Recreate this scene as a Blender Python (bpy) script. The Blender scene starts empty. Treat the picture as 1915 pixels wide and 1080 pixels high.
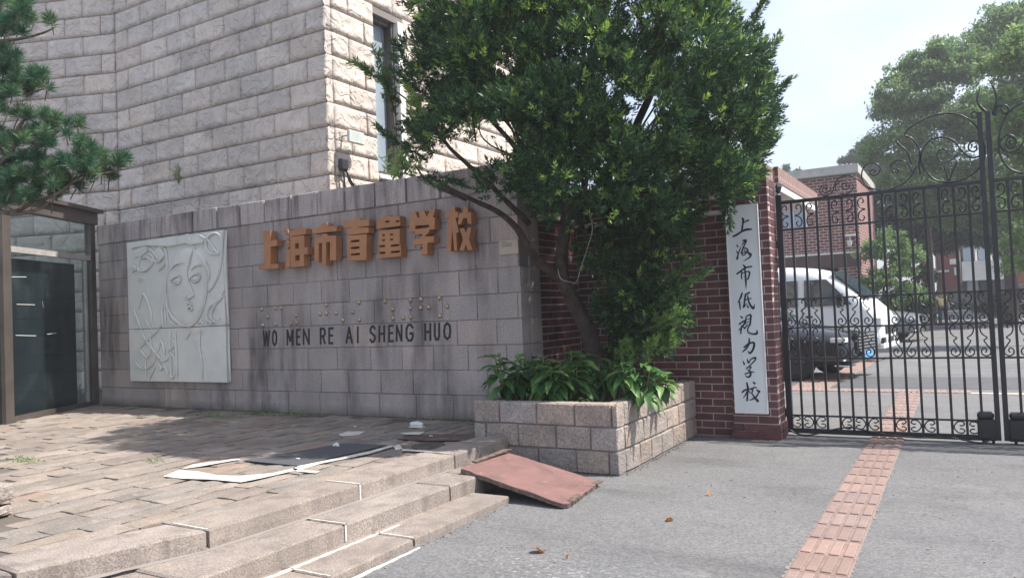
import bpy, math, random
import numpy as np
from mathutils import Vector, Matrix, noise as mnoise

random.seed(7); rng = np.random.default_rng(7)
SC = bpy.context.scene
COL = SC.collection
RAD = math.radians

# ------------------------------------------------------------------ camera
F_PX, EYE = 1431.04, 1.45
YAW, PITCH, ROLL = RAD(30.412), RAD(1.7263), RAD(-2.4035)
fw = Vector((-math.sin(YAW)*math.cos(PITCH), math.cos(YAW)*math.cos(PITCH), math.sin(PITCH)))
rt0 = Vector((math.cos(YAW), math.sin(YAW), 0)); up0 = rt0.cross(fw)
rt = rt0*math.cos(ROLL) + up0*math.sin(ROLL); up = up0*math.cos(ROLL) - rt0*math.sin(ROLL)
cam_data = bpy.data.cameras.new("camera"); cam = bpy.data.objects.new("camera", cam_data); COL.objects.link(cam)
cam_data.sensor_width = 36; cam_data.lens = F_PX/1915*36; cam_data.clip_start = .05; cam_data.clip_end = 2000
CAMM = Matrix.Identity(4)
for i in range(3):
    CAMM[i][0] = rt[i]; CAMM[i][1] = up[i]; CAMM[i][2] = -fw[i]
CAMM[2][3] = EYE
cam.matrix_world = CAMM
SC.camera = cam

# ------------------------------------------------------------------ world, sun, exposure
SUN_EL, SUN_AZ = 56, 20            # azimuth measured from +X towards +Y
w = bpy.data.worlds.new("World"); SC.world = w; w.use_nodes = True
nt = w.node_tree; nt.nodes.clear()
def WN(t): return nt.nodes.new(t)
sky = WN('ShaderNodeTexSky'); sky.sky_type = 'NISHITA'; sky.sun_disc = False
sky.sun_elevation = RAD(SUN_EL); sky.sun_rotation = RAD(90-SUN_AZ); sky.air_density = 1.0; sky.dust_density = 2.5; sky.ozone_density = 1.5
tc = WN('ShaderNodeTexCoord'); mp = WN('ShaderNodeMapping'); mp.inputs['Scale'].default_value = (1, 1, 2.6)
nz = WN('ShaderNodeTexNoise'); nz.inputs['Scale'].default_value = 2.3; nz.inputs['Detail'].default_value = 7; nz.inputs['Roughness'].default_value = .55
mr = WN('ShaderNodeMapRange'); mr.inputs[1].default_value = .33; mr.inputs[2].default_value = .68; mr.inputs[3].default_value = .25; mr.inputs[4].default_value = .95
mx = WN('ShaderNodeMix'); mx.data_type = 'RGBA'; mx.inputs[7].default_value = (4.6, 5.0, 5.9, 1)
bg = WN('ShaderNodeBackground'); bg.inputs['Strength'].default_value = .098
wo = WN('ShaderNodeOutputWorld')
L = nt.links.new
L(tc.outputs['Generated'], mp.inputs['Vector']); L(mp.outputs[0], nz.inputs['Vector']); L(nz.outputs['Fac'], mr.inputs[0])
L(mr.outputs[0], mx.inputs[0]); L(sky.outputs[0], mx.inputs[6]); L(mx.outputs[2], bg.inputs[0]); L(bg.outputs[0], wo.inputs[0])
sd = bpy.data.lights.new("sun", 'SUN'); sd.energy = 3.6; sd.angle = RAD(.6); sd.color = (1, .95, .87)
so = bpy.data.objects.new("sun", sd); COL.objects.link(so)
sv = Vector((math.cos(RAD(SUN_EL))*math.cos(RAD(SUN_AZ)), math.cos(RAD(SUN_EL))*math.sin(RAD(SUN_AZ)), math.sin(RAD(SUN_EL))))
so.rotation_euler = sv.to_track_quat('Z', 'Y').to_euler(); so.location = (5, 0, 20)
SC.view_settings.view_transform = 'Standard'; SC.view_settings.look = 'None'; SC.view_settings.gamma = 1
SC.view_settings.use_curve_mapping = False; SC.view_settings.exposure = 1.2
SC.render.engine = 'CYCLES'
try: SC.cycles.max_bounces = 8; SC.cycles.transparent_max_bounces = 12
except Exception: pass

# ------------------------------------------------------------------ photo ray helpers (a pixel and a real plane give a point)
EYEV = Vector((0, 0, EYE))
def ray(x, y): return rt*((x-957.5)/F_PX) + up*(-(y-540)/F_PX) + fw
def Zp(x, y, z=0.): d = ray(x, y); return EYEV + d*((z-EYE)/d.z)
def Yp(x, y, yy): d = ray(x, y); return EYEV + d*(yy/d.y)
def Xp(x, y, xx): d = ray(x, y); return EYEV + d*(xx/d.x)
def Dp(x, y, dep): return EYEV + ray(x, y)*dep

# ------------------------------------------------------------------ materials
def nmat(name):
    m = bpy.data.materials.new(name); m.use_nodes = True
    n = m.node_tree.nodes; b = n['Principled BSDF']; return m, n, m.node_tree.links.new, b
def noise_n(n, l, vec, scale, detail=4, rough=.55):
    t = n.new('ShaderNodeTexNoise'); t.inputs['Scale'].default_value = scale; t.inputs['Detail'].default_value = detail
    t.inputs['Roughness'].default_value = rough
    if vec is not None: l(vec, t.inputs['Vector'])
    return t.outputs['Fac']
def rng_n(n, l, s, a, b, c, d):
    t = n.new('ShaderNodeMapRange'); t.inputs[1].default_value = a; t.inputs[2].default_value = b; t.inputs[3].default_value = c; t.inputs[4].default_value = d
    l(s, t.inputs[0]); return t.outputs[0]
def mul_n(n, l, a, b):
    t = n.new('ShaderNodeMath'); t.operation = 'MULTIPLY'; l(a, t.inputs[0])
    if isinstance(b, (int, float)): t.inputs[1].default_value = b
    else: l(b, t.inputs[1])
    return t.outputs[0]
def scale_col(n, l, col, val):
    t = n.new('ShaderNodeVectorMath'); t.operation = 'SCALE'; l(col, t.inputs[0]); l(val, t.inputs['Scale']); return t.outputs[0]
def mix_n(n, l, fac, a, b):
    t = n.new('ShaderNodeMix'); t.data_type = 'RGBA'
    if isinstance(fac, (int, float)): t.inputs[0].default_value = fac
    else: l(fac, t.inputs[0])
    for s, i in ((a, 6), (b, 7)):
        if isinstance(s, tuple): t.inputs[i].default_value = (*s, 1)
        else: l(s, t.inputs[i])
    return t.outputs[2]
def pos_n(n, l, scale=(1, 1, 1), offset=(0, 0, 0)):
    g = n.new('ShaderNodeNewGeometry'); m = n.new('ShaderNodeMapping'); m.inputs['Scale'].default_value = scale; m.inputs['Location'].default_value = offset
    l(g.outputs['Position'], m.inputs['Vector']); return m.outputs[0]
def M(name, base, alt=None, rough=.85, vary=.25, scale=3., speck=.3, sscale=120., bump=.4, bscale=60., dist=.004, objcol=True, spec=.3, stain=None, metal=0., bump2=None, extra=None):
    """weathered mineral / paint surface: two hues, broad mottling, fine speckle, bump, optional stains (color, scale3, lo, hi)"""
    m, n, l, b = nmat(name)
    p = pos_n(n, l)
    f1 = noise_n(n, l, p, scale, 5)
    col = mix_n(n, l, rng_n(n, l, f1, .35, .65, 0, 1), base, alt or tuple(c*(1-vary) for c in base))
    if speck: col = scale_col(n, l, col, rng_n(n, l, noise_n(n, l, p, sscale, 2, .7), .3, .7, 1-speck, 1+speck))
    if objcol:
        oi = n.new('ShaderNodeObjectInfo'); t = n.new('ShaderNodeVectorMath'); t.operation = 'MULTIPLY'; l(col, t.inputs[0]); l(oi.outputs['Color'], t.inputs[1]); col = t.outputs[0]
    for (sc, s3, lo, hi, amt) in (stain or []):
        fs = noise_n(n, l, pos_n(n, l, s3, (random.random()*9, 3, 5)), 1., 5, .6)
        col = mix_n(n, l, rng_n(n, l, fs, lo, hi, 0, amt), col, sc)
    if extra: col = extra(n, l, col)
    l(col, b.inputs['Base Color'])
    b.inputs['Roughness'].default_value = rough; b.inputs['Specular IOR Level'].default_value = spec; b.inputs['Metallic'].default_value = metal
    if bump:
        bp = n.new('ShaderNodeBump'); bp.inputs['Strength'].default_value = bump; bp.inputs['Distance'].default_value = dist
        l(noise_n(n, l, p, bscale, 5, .65), bp.inputs['Height'])
        if bump2:
            b2 = n.new('ShaderNodeBump'); b2.inputs['Strength'].default_value = bump2[0]; b2.inputs['Distance'].default_value = bump2[1]
            l(bump2[2](n, l), b2.inputs['Height']); l(b2.outputs[0], bp.inputs['Normal'])
        l(bp.outputs[0], b.inputs['Normal'])
    return m
def plain(name, c, rough=.6, metal=0., spec=.5, bump=0, bscale=80, vary=.12):
    return M(name, c, rough=rough, metal=metal, spec=spec, vary=vary, speck=0, bump=bump, bscale=bscale, objcol=False, dist=.002)
def leafmat(name, c, c2, trans=.35, rough=.5, attr=True):
    m, n, l, b = nmat(name)
    p = pos_n(n, l)
    if attr:
        a = n.new('ShaderNodeAttribute'); a.attribute_name = 'tint'; col = mix_n(n, l, a.outputs['Fac'], c, c2)
    else:
        oi = n.new('ShaderNodeObjectInfo'); col = mix_n(n, l, oi.outputs['Random'], c, c2)
    col = scale_col(n, l, col, rng_n(n, l, noise_n(n, l, p, 3., 3), .3, .7, .75, 1.25))
    l(col, b.inputs['Base Color']); b.inputs['Roughness'].default_value = rough; b.inputs['Specular IOR Level'].default_value = .35
    tr = n.new('ShaderNodeBsdfTranslucent'); l(col, tr.inputs[0]); ms = n.new('ShaderNodeMixShader'); ms.inputs[0].default_value = trans
    l(b.outputs[0], ms.inputs[1]); l(tr.outputs[0], ms.inputs[2]); l(ms.outputs[0], n['Material Output'].inputs[0])
    return m

def fracture(n, l):
    p = pos_n(n, l)
    wv = n.new('ShaderNodeTexNoise'); wv.inputs['Scale'].default_value = 4.5; wv.inputs['Detail'].default_value = 3; wv.inputs['Distortion'].default_value = 1.2; l(p, wv.inputs['Vector'])
    # terraces: conchoidal ledges of split granite
    m_ = n.new('ShaderNodeMath'); m_.operation = 'MULTIPLY'; m_.inputs[1].default_value = 6.; l(wv.outputs['Fac'], m_.inputs[0])
    fr = n.new('ShaderNodeMath'); fr.operation = 'FRACT'; l(m_.outputs[0], fr.inputs[0])
    pw = n.new('ShaderNodeMath'); pw.operation = 'POWER'; pw.inputs[1].default_value = 3.; l(fr.outputs[0], pw.inputs[0])
    return pw.outputs[0]
MAT = {}
MAT['cladding'] = M('split_stone', (.59, .52, .465), (.50, .445, .41), vary=.15, scale=2.2, speck=.10, sscale=70, bump=.3, bscale=24, dist=.008, spec=.15,
                    stain=[((.26, .235, .225), (1.6, 1.6, 2.6), .54, .78, .5), ((.55, .48, .45), (5, 5, 5), .6, .8, .4)], bump2=(.9, .016, fracture))
MAT['mortar_dark'] = plain('dark_mortar', (.20, .18, .17), .95, bump=.5)
def drips(n, l, col):
    f = noise_n(n, l, pos_n(n, l, (3.6, 3.6, .55)), 1., 4, .6); g = noise_n(n, l, pos_n(n, l, (1.4, 1.4, 1.1), (4, 4, 1)), 1., 3)
    f = mul_n(n, l, rng_n(n, l, f, .44, .66, 0, 1), rng_n(n, l, g, .4, .6, .2, .85))
    col = mix_n(n, l, f, col, (.12, .10, .10))
    # dark weathering fallen from the coping over the two top courses
    sp = n.new('ShaderNodeSeparateXYZ'); l(n.new('ShaderNodeNewGeometry').outputs['Position'], sp.inputs[0])
    z = rng_n(n, l, sp.outputs[2], 2.2, 3.0, 0, 1); h = noise_n(n, l, pos_n(n, l, (9, 9, .8)), 1., 4, .7)
    col = mix_n(n, l, mul_n(n, l, z, rng_n(n, l, h, .5, .66, 0, .7)), col, (.06, .055, .06))
    # pale mineral bloom low on the wall
    z2 = rng_n(n, l, sp.outputs[2], .3, 1.3, 1, 0); k = noise_n(n, l, pos_n(n, l, (3.2, 3.2, 2.2), (2, 0, 0)), 1., 5, .65)
    col = mix_n(n, l, mul_n(n, l, z2, rng_n(n, l, k, .48, .68, 0, .65)), col, (.50, .45, .42))
    z3 = rng_n(n, l, sp.outputs[2], .28, .42, 1, 0)
    return mix_n(n, l, mul_n(n, l, z3, rng_n(n, l, k, .3, .6, .2, .85)), col, (.07, .075, .055))
MAT['granite_wall'] = M('dressed_granite', (.40, .345, .325), (.315, .28, .27), scale=1.3, speck=.34, sscale=75, bump=.5, bscale=90, dist=.003, extra=drips, spec=.2)
MAT['granite_warm'] = M('planter_granite', (.38, .32, .28), (.29, .25, .23), scale=5, speck=.36, sscale=70, bump=1., bscale=26, dist=.022, spec=.2,
                        stain=[((.16, .145, .14), (3, 3, 6), .55, .75, .5)])
MAT['mortar_light'] = plain('planter_mortar', (.22, .20, .19), .95, bump=.5)
MAT['paving'] = M('paving_stone', (.29, .243, .212), (.21, .182, .162), scale=3, speck=.25, sscale=80, bump=.6, bscale=35, dist=.008, spec=.15,
                  stain=[((.16, .13, .115), (1.1, 1.1, 1), .5, .72, .65), ((.42, .36, .32), (9, 9, 9), .6, .75, .5), ((.15, .14, .10), (5, 5, 5), .58, .76, .55)])
MAT['slab'] = M('step_granite', (.30, .255, .225), (.235, .20, .18), scale=4, speck=.36, sscale=90, bump=.8, bscale=45, dist=.007, spec=.2,
                stain=[((.12, .10, .09), (7, 7, 1.2), .5, .72, .6), ((.40, .35, .31), (3, 1.2, 6), .56, .76, .5), ((.16, .14, .125), (1.2, 1.2, 1), .48, .7, .5)])
MAT['joint_dirt'] = plain('joint_dirt', (.12, .10, .085), 1., bump=.6)
def white_stain(n, l, col):
    g = n.new('ShaderNodeNewGeometry'); d = n.new('ShaderNodeVectorMath'); d.operation = 'DISTANCE'
    mpp = n.new('ShaderNodeMapping'); mpp.inputs['Scale'].default_value = (1, 2.2, 1); l(g.outputs['Position'], mpp.inputs['Vector'])
    c = Zp(1030, 1066); d.inputs[1].default_value = (c.x, c.y*2.2, 0); l(mpp.outputs[0], d.inputs[0])
    f = mul_n(n, l, rng_n(n, l, d.outputs['Value'], .08, .8, 1, 0), rng_n(n, l, noise_n(n, l, pos_n(n, l, (26, 26, 26)), 1, 6, .75), .54, .66, 0, .65))
    col = mix_n(n, l, f, col, (.55, .54, .54))
    # worn aggregate, each stone of the asphalt a slightly different grey
    v = n.new('ShaderNodeTexVoronoi'); v.inputs['Scale'].default_value = 62; l(pos_n(n, l), v.inputs['Vector'])
    sc = n.new('ShaderNodeSeparateColor'); l(v.outputs['Color'], sc.inputs[0])
    return scale_col(n, l, col, rng_n(n, l, sc.outputs[0], 0, 1, .8, 1.2))
MAT['asphalt'] = M('worn_asphalt', (.165, .163, .165), (.14, .139, .143), scale=.9, speck=.22, sscale=60, bump=.7, bscale=130, dist=.005, objcol=False, extra=white_stain, spec=.25,
                   stain=[((.085, .083, .085), (.5, 1.8, 1), .52, .70, .6), ((.24, .235, .235), (2.5, 2.5, 1), .6, .75, .35)])
MAT['brick'] = M('red_brown_brick', (.14, .055, .055), (.10, .04, .044), rough=.6, scale=9, speck=.18, sscale=140, bump=.35, bscale=70, dist=.003, spec=.4)
MAT['brick_mortar'] = plain('pale_mortar', (.46, .42, .40), .95, bump=.4)
MAT['soil'] = M('soil', (.075, .052, .04), (.04, .03, .024), scale=14, speck=.5, sscale=60, bump=1., bscale=30, dist=.03, objcol=False)
MAT['orange'] = M('faded_orange_metal', (.43, .195, .088), (.36, .165, .08), rough=.55, scale=5, speck=.06, sscale=60, bump=.1, objcol=True, spec=.35)
MAT['brass'] = M('tarnished_brass', (.52, .40, .26), rough=.34, metal=.7, speck=.15, sscale=200, bump=0, objcol=False)
MAT['black_paint'] = plain('black_lettering_paint', (.016, .015, .016), .6)
MAT['relief'] = M('grey_relief_stone', (.70, .70, .66), (.62, .63, .60), rough=.75, scale=3, speck=.05, sscale=60, bump=.15, bscale=40, objcol=False, spec=.25,
                  stain=[((.36, .33, .27), (1.5, 1.5, 4), .58, .8, .5), ((.15, .15, .15), (7, 7, 1), .68, .8, .35)])
MAT['crease'] = plain('crease_shade_dirt', (.24, .235, .22), .9)
MAT['iron'] = M('black_gate_paint', (.018, .018, .024), rough=.38, vary=.4, scale=8, speck=.2, sscale=90, bump=.25, bscale=120, dist=.001, objcol=False, spec=.5)
MAT['white_board'] = plain('white_board_paint', (.72, .76, .78), .45, bump=.05, vary=.05)
MAT['ink'] = plain('ink_blue_black', (.012, .012, .035), .5)
MAT['frame'] = M('bronze_aluminium', (.17, .145, .13), rough=.45, metal=.5, speck=.08, bump=.1, objcol=False)
MAT['frame_pale'] = M('pale_frame', (.42, .40, .38), rough=.6, speck=.2, sscale=40, bump=.2, objcol=False)
MAT['dark_inside'] = plain('dark_interior', (.026, .034, .048), .5)
MAT['window_pane'] = plain('blue_grey_pane', (.30, .36, .42), .15, spec=.6)  # even blue-grey base colour for window panes
MAT['white'] = plain('white_paint', (.74, .73, .70), .7, bump=.2, bscale=60)
MAT['white_tape'] = M('white_floor_paint', (.66, .64, .58), (.52, .49, .44), rough=.85, scale=9, speck=.2, sscale=60, bump=.4, objcol=False)
MAT['joint_white'] = M('pale_joint_mortar', (.66, .63, .57), (.50, .46, .41), rough=.9, scale=14, speck=.2, sscale=90, bump=.5, objcol=False)
MAT['van'] = plain('white_car_paint', (.72, .75, .76), .22, spec=.6, vary=.02)
MAT['car_dark'] = plain('black_car_paint', (.012, .014, .02), .12, spec=.7, vary=.02)
MAT['car_grey'] = plain('grey_car_paint', (.16, .17, .18), .2, spec=.7, vary=.02)
MAT['chrome'] = plain('chrome', (.75, .75, .76), .12, metal=1)
MAT['rubber'] = plain('rubber', (.02, .02, .021), .8)
MAT['car_glass'] = plain('car_glass', (.035, .05, .065), .05, spec=.9)
MAT['wheel_grey'] = plain('dark_wheel', (.06, .06, .065), .4, metal=.6)
MAT['lens'] = plain('headlight', (.65, .68, .70), .1, spec=.9)
MAT['plate_blue'] = plain('blue_number_plate', (.12, .35, .72), .4)
MAT['bark'] = M('dark_bark', (.085, .062, .052), (.045, .034, .03), scale=12, speck=.3, sscale=60, bump=1., bscale=22, dist=.02, objcol=False, spec=.15)
MAT['bark_pale'] = M('pine_bark', (.22, .17, .13), (.12, .09, .07), scale=20, speck=.3, bump=1., bscale=30, dist=.015, objcol=False, spec=.1)
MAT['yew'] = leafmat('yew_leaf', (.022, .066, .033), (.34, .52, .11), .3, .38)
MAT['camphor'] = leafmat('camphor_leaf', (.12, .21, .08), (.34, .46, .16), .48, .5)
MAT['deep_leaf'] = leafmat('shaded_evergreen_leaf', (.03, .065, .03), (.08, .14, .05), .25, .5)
MAT['pine'] = leafmat('pine_needle', (.045, .13, .075), (.22, .30, .10), .2, .5)
MAT['herb'] = leafmat('soft_herb_leaf', (.035, .12, .045), (.15, .28, .075), .35, .42, attr=False)
MAT['stem'] = plain('green_stem', (.12, .16, .05), .7)
MAT['dry_leaf'] = leafmat('dry_leaf', (.30, .13, .06), (.38, .20, .09), .2, .6, attr=False)
MAT['plywood'] = M('red_faced_board', (.225, .125, .115), (.18, .105, .098), rough=.6, scale=5, speck=.1, sscale=90, bump=.3, bscale=50, objcol=False,
                   stain=[((.12, .08, .075), (5, 5, 5), .52, .72, .75), ((.36, .25, .22), (14, 14, 14), .62, .74, .6)])
MAT['ply_edge'] = M('splintered_ply', (.20, .15, .12), (.09, .07, .06), scale=20, speck=.4, sscale=90, bump=1., bscale=60, dist=.01, objcol=False)
MAT['tactile'] = M('pink_tactile_tile', (.275, .192, .168), (.22, .16, .145), rough=.8, scale=5, speck=.12, sscale=90, bump=.35, bscale=60, dist=.002,
                   stain=[((.30, .24, .22), (3, 3, 3), .55, .75, .55)])
MAT['tactile_dirt'] = M('dirty_tile_groove', (.20, .145, .13), (.26, .19, .17), rough=.9, scale=9, speck=.3, bump=.4)
MAT['tactile_yellow'] = M('faded_yellow_tile', (.60, .47, .33), (.5, .4, .3), rough=.8, scale=5, speck=.1, bump=.3)
MAT['mat'] = plain('charcoal_mat', (.075, .077, .085), .85, bump=.6)
MAT['cable'] = plain('black_cable', (.02, .02, .025), .5)
MAT['rust_cover'] = M('manhole_iron', (.12, .105, .095), rough=.8, speck=.3, bump=1., bscale=60, dist=.004, objcol=False)

# glass with a real tint: part reflection, part see-through
def glass(name, tint, refl):
    m, n, l, b = nmat(name)
    tr = n.new('ShaderNodeBsdfTransparent'); tr.inputs[0].default_value = (*tint, 1)
    gl = n.new('ShaderNodeBsdfGlossy'); gl.inputs['Roughness'].default_value = .04; gl.inputs[0].default_value = (.8, .85, .9, 1)
    lw = n.new('ShaderNodeLayerWeight'); lw.inputs[0].default_value = .5
    pw = n.new('ShaderNodeMath'); pw.operation = 'POWER'; pw.inputs[1].default_value = 3.5; l(lw.outputs['Facing'], pw.inputs[0])
    fr = n.new('ShaderNodeMath'); fr.operation = 'MULTIPLY_ADD'; fr.inputs[1].default_value = .7; fr.inputs[2].default_value = .06; l(pw.outputs[0], fr.inputs[0])
    bp = n.new('ShaderNodeBump'); bp.inputs['Strength'].default_value = .08; l(noise_n(n, l, pos_n(n, l), 1.2, 2), bp.inputs['Height']); l(bp.outputs[0], gl.inputs['Normal'])
    ms = n.new('ShaderNodeMixShader'); l(fr.outputs[0], ms.inputs[0]); l(tr.outputs[0], ms.inputs[1]); l(gl.outputs[0], ms.inputs[2])
    df = n.new('ShaderNodeBsdfDiffuse'); df.inputs[0].default_value = (.35, .38, .38, 1)
    m2 = n.new('ShaderNodeMixShader'); l(rng_n(n, l, noise_n(n, l, pos_n(n, l, (2, 2, 1.2)), 1.5, 6, .7), .5, .8, .0, .05), m2.inputs[0]); l(ms.outputs[0], m2.inputs[1]); l(df.outputs[0], m2.inputs[2])
    l(m2.outputs[0], n['Material Output'].inputs[0]); return m
MAT['door_glass'] = glass('tinted_glass', (.82, .89, .87), 1.5)

def brick_tex(name, c1, c2, mort, bw, bh, rot=0.):
    """far brickwork whose bricks are only about three pixels high"""
    m, n, l, b = nmat(name)
    g = n.new('ShaderNodeNewGeometry'); sp = n.new('ShaderNodeSeparateXYZ'); l(g.outputs['Position'], sp.inputs[0])
    ad = n.new('ShaderNodeMath'); ad.operation = 'ADD'; l(sp.outputs[0], ad.inputs[0]); l(sp.outputs[1], ad.inputs[1])
    cb = n.new('ShaderNodeCombineXYZ')
    if rot: l(sp.outputs[2], cb.inputs[0]); l(ad.outputs[0], cb.inputs[1])
    else: l(ad.outputs[0], cb.inputs[0]); l(sp.outputs[2], cb.inputs[1])
    t = n.new('ShaderNodeTexBrick'); l(cb.outputs[0], t.inputs['Vector']); t.inputs['Scale'].default_value = 1
    t.inputs['Brick Width'].default_value = bw; t.inputs['Row Height'].default_value = bh; t.inputs['Mortar Size'].default_value = .012
    t.inputs['Color1'].default_value = (*c1, 1); t.inputs['Color2'].default_value = (*c2, 1); t.inputs['Mortar'].default_value = (*mort, 1)
    l(t.outputs[0], b.inputs['Base Color']); b.inputs['Roughness'].default_value = .8
    bp = n.new('ShaderNodeBump'); bp.inputs['Strength'].default_value = .5; bp.inputs['Distance'].default_value = -.01; l(t.outputs['Fac'], bp.inputs['Height']); l(bp.outputs[0], b.inputs['Normal'])
    return m
MAT['far_brick'] = brick_tex('far_brickwork', (.20, .062, .05), (.14, .045, .04), (.45, .38, .35), .26, .105)
MAT['soldier'] = brick_tex('soldier_course', (.22, .10, .08), (.15, .06, .05), (.36, .30, .27), .4, .065, 1)

# ------------------------------------------------------------------ mesh helpers
class MB:
    def __init__(s): s.v = []; s.f = []
    def add(s, vs, fs):
        k = len(s.v); s.v += [tuple(v) for v in vs]; s.f += [tuple(i+k for i in f) for f in fs]; return s
    def box(s, x0, y0, z0, x1, y1, z1, ch=0):
        if ch <= 0:
            v = [(x, y, z) for x in (x0, x1) for y in (y0, y1) for z in (z0, z1)]
            return s.add(v, [(0, 1, 3, 2), (4, 6, 7, 5), (0, 4, 5, 1), (2, 3, 7, 6), (0, 2, 6, 4), (1, 5, 7, 3)])
        c = ch; vs = []; idx = {}
        for ix, x in enumerate((x0, x1)):
            for iy, y in enumerate((y0, y1)):
                for iz, z in enumerate((z0, z1)):
                    sx, sy, sz = (c if ix == 0 else -c), (c if iy == 0 else -c), (c if iz == 0 else -c)
                    idx[ix, iy, iz] = len(vs); vs += [(x, y+sy, z+sz), (x+sx, y, z+sz), (x+sx, y+sy, z)]
        I = lambda a, b, d, k: idx[a, b, d]+k
        fs = []
        for a in (0, 1):
            q = [I(a, 0, 0, 0), I(a, 1, 0, 0), I(a, 1, 1, 0), I(a, 0, 1, 0)]; fs.append(q if a else q[::-1])
            q = [I(0, a, 0, 1), I(0, a, 1, 1), I(1, a, 1, 1), I(1, a, 0, 1)]; fs.append(q if a else q[::-1])
            q = [I(0, 0, a, 2), I(1, 0, a, 2), I(1, 1, a, 2), I(0, 1, a, 2)]; fs.append(q if a else q[::-1])
        for a in (0, 1):
            for b_ in (0, 1):
                q = [I(0, a, b_, 1), I(1, a, b_, 1), I(1, a, b_, 2), I(0, a, b_, 2)]; fs.append(q if a == b_ else q[::-1])
                q = [I(a, 0, b_, 0), I(a, 1, b_, 0), I(a, 1, b_, 2), I(a, 0, b_, 2)]; fs.append(q if a != b_ else q[::-1])
                q = [I(a, b_, 0, 0), I(a, b_, 1, 0), I(a, b_, 1, 1), I(a, b_, 0, 1)]; fs.append(q if a == b_ else q[::-1])
                for d in (0, 1):
                    if True: pass
        for a in (0, 1):
            for b_ in (0, 1):
                for d in (0, 1):
                    q = [I(a, b_, d, 0), I(a, b_, d, 1), I(a, b_, d, 2)]; fs.append(q if (a+b_+d) % 2 == 1 else q[::-1])
        return s.add(vs, fs)
    def tube(s, pts, r, n=6, cap=True, flat=None):
        pts = [Vector(p) for p in pts]; m = len(pts)
        if m < 2: return s
        rr = r if isinstance(r, (list, tuple)) else [r]*m
        rings = []; prev = None
        for i, p in enumerate(pts):
            t = (pts[min(i+1, m-1)]-pts[max(i-1, 0)])
            if t.length < 1e-9: t = Vector((0, 0, 1))
            t.normalize()
            if prev is None:
                a = Vector((0, 0, 1)) if abs(t.z) < .9 else Vector((0, 1, 0)); u = t.cross(a).normalized()
            else:
                u = prev-t*prev.dot(t)
                u = u.normalized() if u.length > 1e-6 else t.cross(Vector((0, 1, 0))).normalized()
            prev = u; v = t.cross(u)
            rings.append([p+u*(math.cos(2*math.pi*k/n)*rr[i])+v*(math.sin(2*math.pi*k/n)*rr[i]) for k in range(n)])
        vs = [q for R_ in rings for q in R_]; fs = []
        for i in range(m-1):
            for k in range(n): fs.append((i*n+k, i*n+(k+1) % n, (i+1)*n+(k+1) % n, (i+1)*n+k))
        if cap: fs.append(tuple(range(n))[::-1]); fs.append(tuple((m-1)*n+k for k in range(n)))
        return s.add(vs, fs)
    def prism_h(s, outer, holes, d):
        from mathutils.geometry import tessellate_polygon
        loops = [[Vector(p) for p in outer]]+[[Vector(p) for p in h] for h in holes]; flat = [p for q in loops for p in q]; n = len(flat)
        tris = tessellate_polygon(loops); fs = [tuple(t) for t in tris]+[tuple(i+n for i in t[::-1]) for t in tris]; k = 0
        for q in loops:
            m_ = len(q); fs += [(k+i, k+(i+1) % m_, k+(i+1) % m_+n, k+i+n) for i in range(m_)]; k += m_
        return s.add(flat+[p+d for p in flat], fs)
    def prism(s, poly, d, tess=True):
        """poly: list of Vector on a plane, d: Vector thickness"""
        n = len(poly); a = [Vector(p) for p in poly]; b_ = [p+d for p in a]
        from mathutils.geometry import tessellate_polygon
        tris = tessellate_polygon([a])
        fs = [tuple(t) for t in tris]+[tuple(i+n for i in t[::-1]) for t in tris]
        fs += [(i, (i+1) % n, (i+1) % n+n, i+n) for i in range(n)]
        return s.add(a+b_, fs)
    def mesh(s, name, smooth=False, recalc=True):
        me = bpy.data.meshes.new(name); me.from_pydata(s.v, [], s.f); me.update()
        if recalc:
            import bmesh
            bm = bmesh.new(); bm.from_mesh(me); bmesh.ops.recalc_face_normals(bm, faces=bm.faces); bm.to_mesh(me); bm.free()
        if smooth: me.polygons.foreach_set('use_smooth', [True]*len(me.polygons))
        return me
    def build(s, name, mat, parent=None, smooth=False, recalc=True):
        return obj(name, s.mesh(name, smooth, recalc), mat, parent)

def obj(name, me, mat=None, parent=None, loc=None, rz=None, scale=None, color=None):
    if mat is not None and not me.materials: me.materials.append(mat if not isinstance(mat, str) else MAT[mat])
    o = bpy.data.objects.new(name, me); COL.objects.link(o)
    if loc is not None: o.location = loc
    if rz is not None: o.rotation_euler = (0, 0, rz) if not isinstance(rz, tuple) else rz
    if scale is not None: o.scale = scale
    if color is not None: o.color = (*color, 1)
    if parent is not None: adopt(o, parent)
    return o
PINV = {}
def adopt(o, parent):
    o.parent = parent
    if parent.name not in PINV:
        m = Matrix.LocRotScale(parent.location, parent.rotation_euler, parent.scale)
        if parent.parent: m = PINV[parent.parent.name].inverted() @ (parent.matrix_parent_inverse @ m)  if False else m
        PINV[parent.name] = m.inverted()
    o.matrix_parent_inverse = PINV[parent.name]
def thing(name, label, cat, loc=(0, 0, 0), group=None, kind=None):
    o = bpy.data.objects.new(name, None); COL.objects.link(o); o.location = loc; o.empty_display_size = .1
    if label: o['label'] = label
    if cat: o['category'] = cat
    if group: o['group'] = group
    if kind: o['kind'] = kind
    return o
def tag(o, label=None, cat=None, group=None, kind=None):
    if label: o['label'] = label
    if cat: o['category'] = cat
    if group: o['group'] = group
    if kind: o['kind'] = kind
    return o
def struct(o, label=None):
    o['kind'] = 'structure'
    if label: o['label'] = label
    return o
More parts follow.
